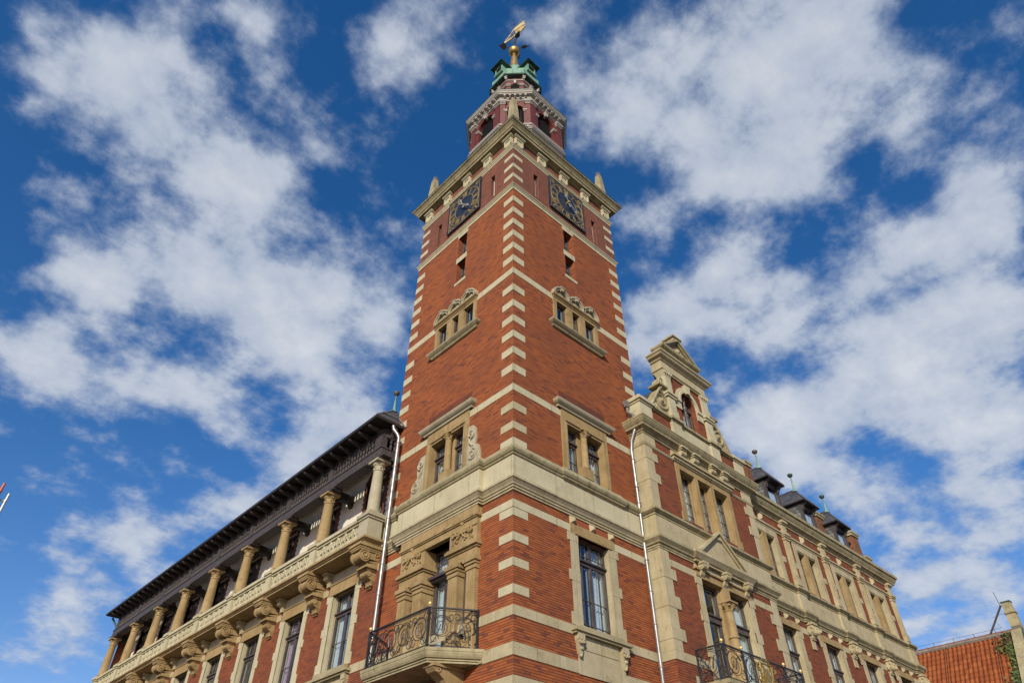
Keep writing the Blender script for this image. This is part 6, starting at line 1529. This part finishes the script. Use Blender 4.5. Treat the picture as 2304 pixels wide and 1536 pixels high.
b = MB(); b.tube([(RXX-0.1, YB+1.18, RZZ+0.1), (RXX-0.15, YB+0.06, RZZ+1.40)], 0.05, 7); b.build('brace_pole', M['timber'], NH)
b = MB(); b.tube([(RXX-0.2, YB+0.1, RZZ+1.3), (RXX-0.2, YB+0.12, RZZ+2.15)], 0.015, 5); b.tube([(RXX-0.12, YB+0.75, RZZ+0.9), (RXX-0.2, YB+0.1, RZZ+0.95)], 0.008, 4); b.tube([(RXX-0.12, YB+0.7, RZZ+0.7), (RXX-0.1, YB+0.5, RZZ+0.3)], 0.008, 4); b.build('lightning_rod', M['timber_dark'], NH)
# ---- ivy along the parapet
b = MB(); b.cur = 0; rnd = random.Random(5)
for i in range(2600):
    t = rnd.uniform(0.15, LEN)**1.0; wdt = 0.42+0.28*math.sin(t*1.7)+0.05*t; y = YB+0.02+abs(rnd.gauss(0, 0.5))*wdt; o = 0.08+rnd.uniform(0, 0.16)
    x, z = sl(t, o); s_ = rnd.uniform(0.05, 0.10); a = rnd.uniform(0, 2*PI)
    e1 = Vector((rnd.gauss(0, 1), rnd.gauss(0, 1), rnd.gauss(0, 1))).normalized(); nrm = Vector((-math.sin(SL)+rnd.gauss(0, .4), rnd.gauss(0, .4), math.cos(SL)+rnd.gauss(0, .4))).normalized(); e1 = (e1-nrm*e1.dot(nrm)).normalized(); e2 = nrm.cross(e1); c_ = Vector((x, y, z))
    b.cur = 1 if (t < 1.2 and rnd.random() < 0.6) or rnd.random() < 0.12 else 0
    b.add([c_-e1*s_, c_-e2*s_*0.7, c_+e1*s_*1.1, c_+e2*s_*0.7], [[0, 1, 2, 3]])
for k in range(5):
    pts = [(lambda q: (q[0], YB+0.06+0.1*k+0.05*math.sin(t_*2+k), q[1]))(sl(t_, 0.05)) for t_ in [0.3+j*0.9 for j in range(10)]]; b.cur = 1; b.tube(pts, 0.02, 4)
iv = b.build('ivy', [M['ivy'], M['ivy_dark']], None, recalc=False)
iv['label'] = 'green ivy creeping up the edge of the orange tiled roof'; iv['category'] = 'ivy'

# ================================================================== scaffold at the far left, only its top corner in view
SCD = 38.0
def dirpix(px, py):
    d = fw*1525.29 + r2*(px-1152) - u2*(py-768); return d
SC0 = (-9.825, 24.19)
SC = thing('scaffold', (SC0[0]-1.0, SC0[1]+0.6, 0), 'metal scaffold tower with a red tube and a grey tube, cut by the left edge', 'scaffold')
def pole(x, y, z1, m, name='standard'):
    b = MB(); b.tube([(x, y, 0), (x, y, z1)], 0.06, 10); b.lathe((x, y, z1-0.45), [(0.075, 0), (0.075, 0.12)], 10); b.build(name, M[m], SC, smooth=True)
gx, gy, gz = -9.45, 24.30, 17.02
rx_, ry_, rz_ = -9.83, 24.19, 17.38
pole(rx_, ry_, rz_, 'scaf_red'); pole(gx, gy, gz, 'scaf_grey'); pole(rx_-2.2, ry_, rz_, 'scaf_red'); pole(gx-2.2, gy+1.2, gz, 'scaf_grey')
for z in (16.62, 14.6, 12.6, 10.6, 8.6, 6.6, 4.6, 2.6):
    b = MB(); b.tube([(gx, gy, z), (gx-0.12, gy+0.02, z+0.03), (gx-2.2, gy+0.1, z+0.06)], 0.045, 8); b.tube([(rx_, ry_, z+0.25), (rx_-2.2, ry_, z+0.25)], 0.045, 8); b.build('ledger', M['scaf_grey'], SC, smooth=True)
b = MB(); b.tube([(rx_, ry_, 16.9), (rx_-2.2, ry_, 14.8)], 0.05, 8); b.build('diagonal_brace', M['scaf_red'], SC, smooth=True)
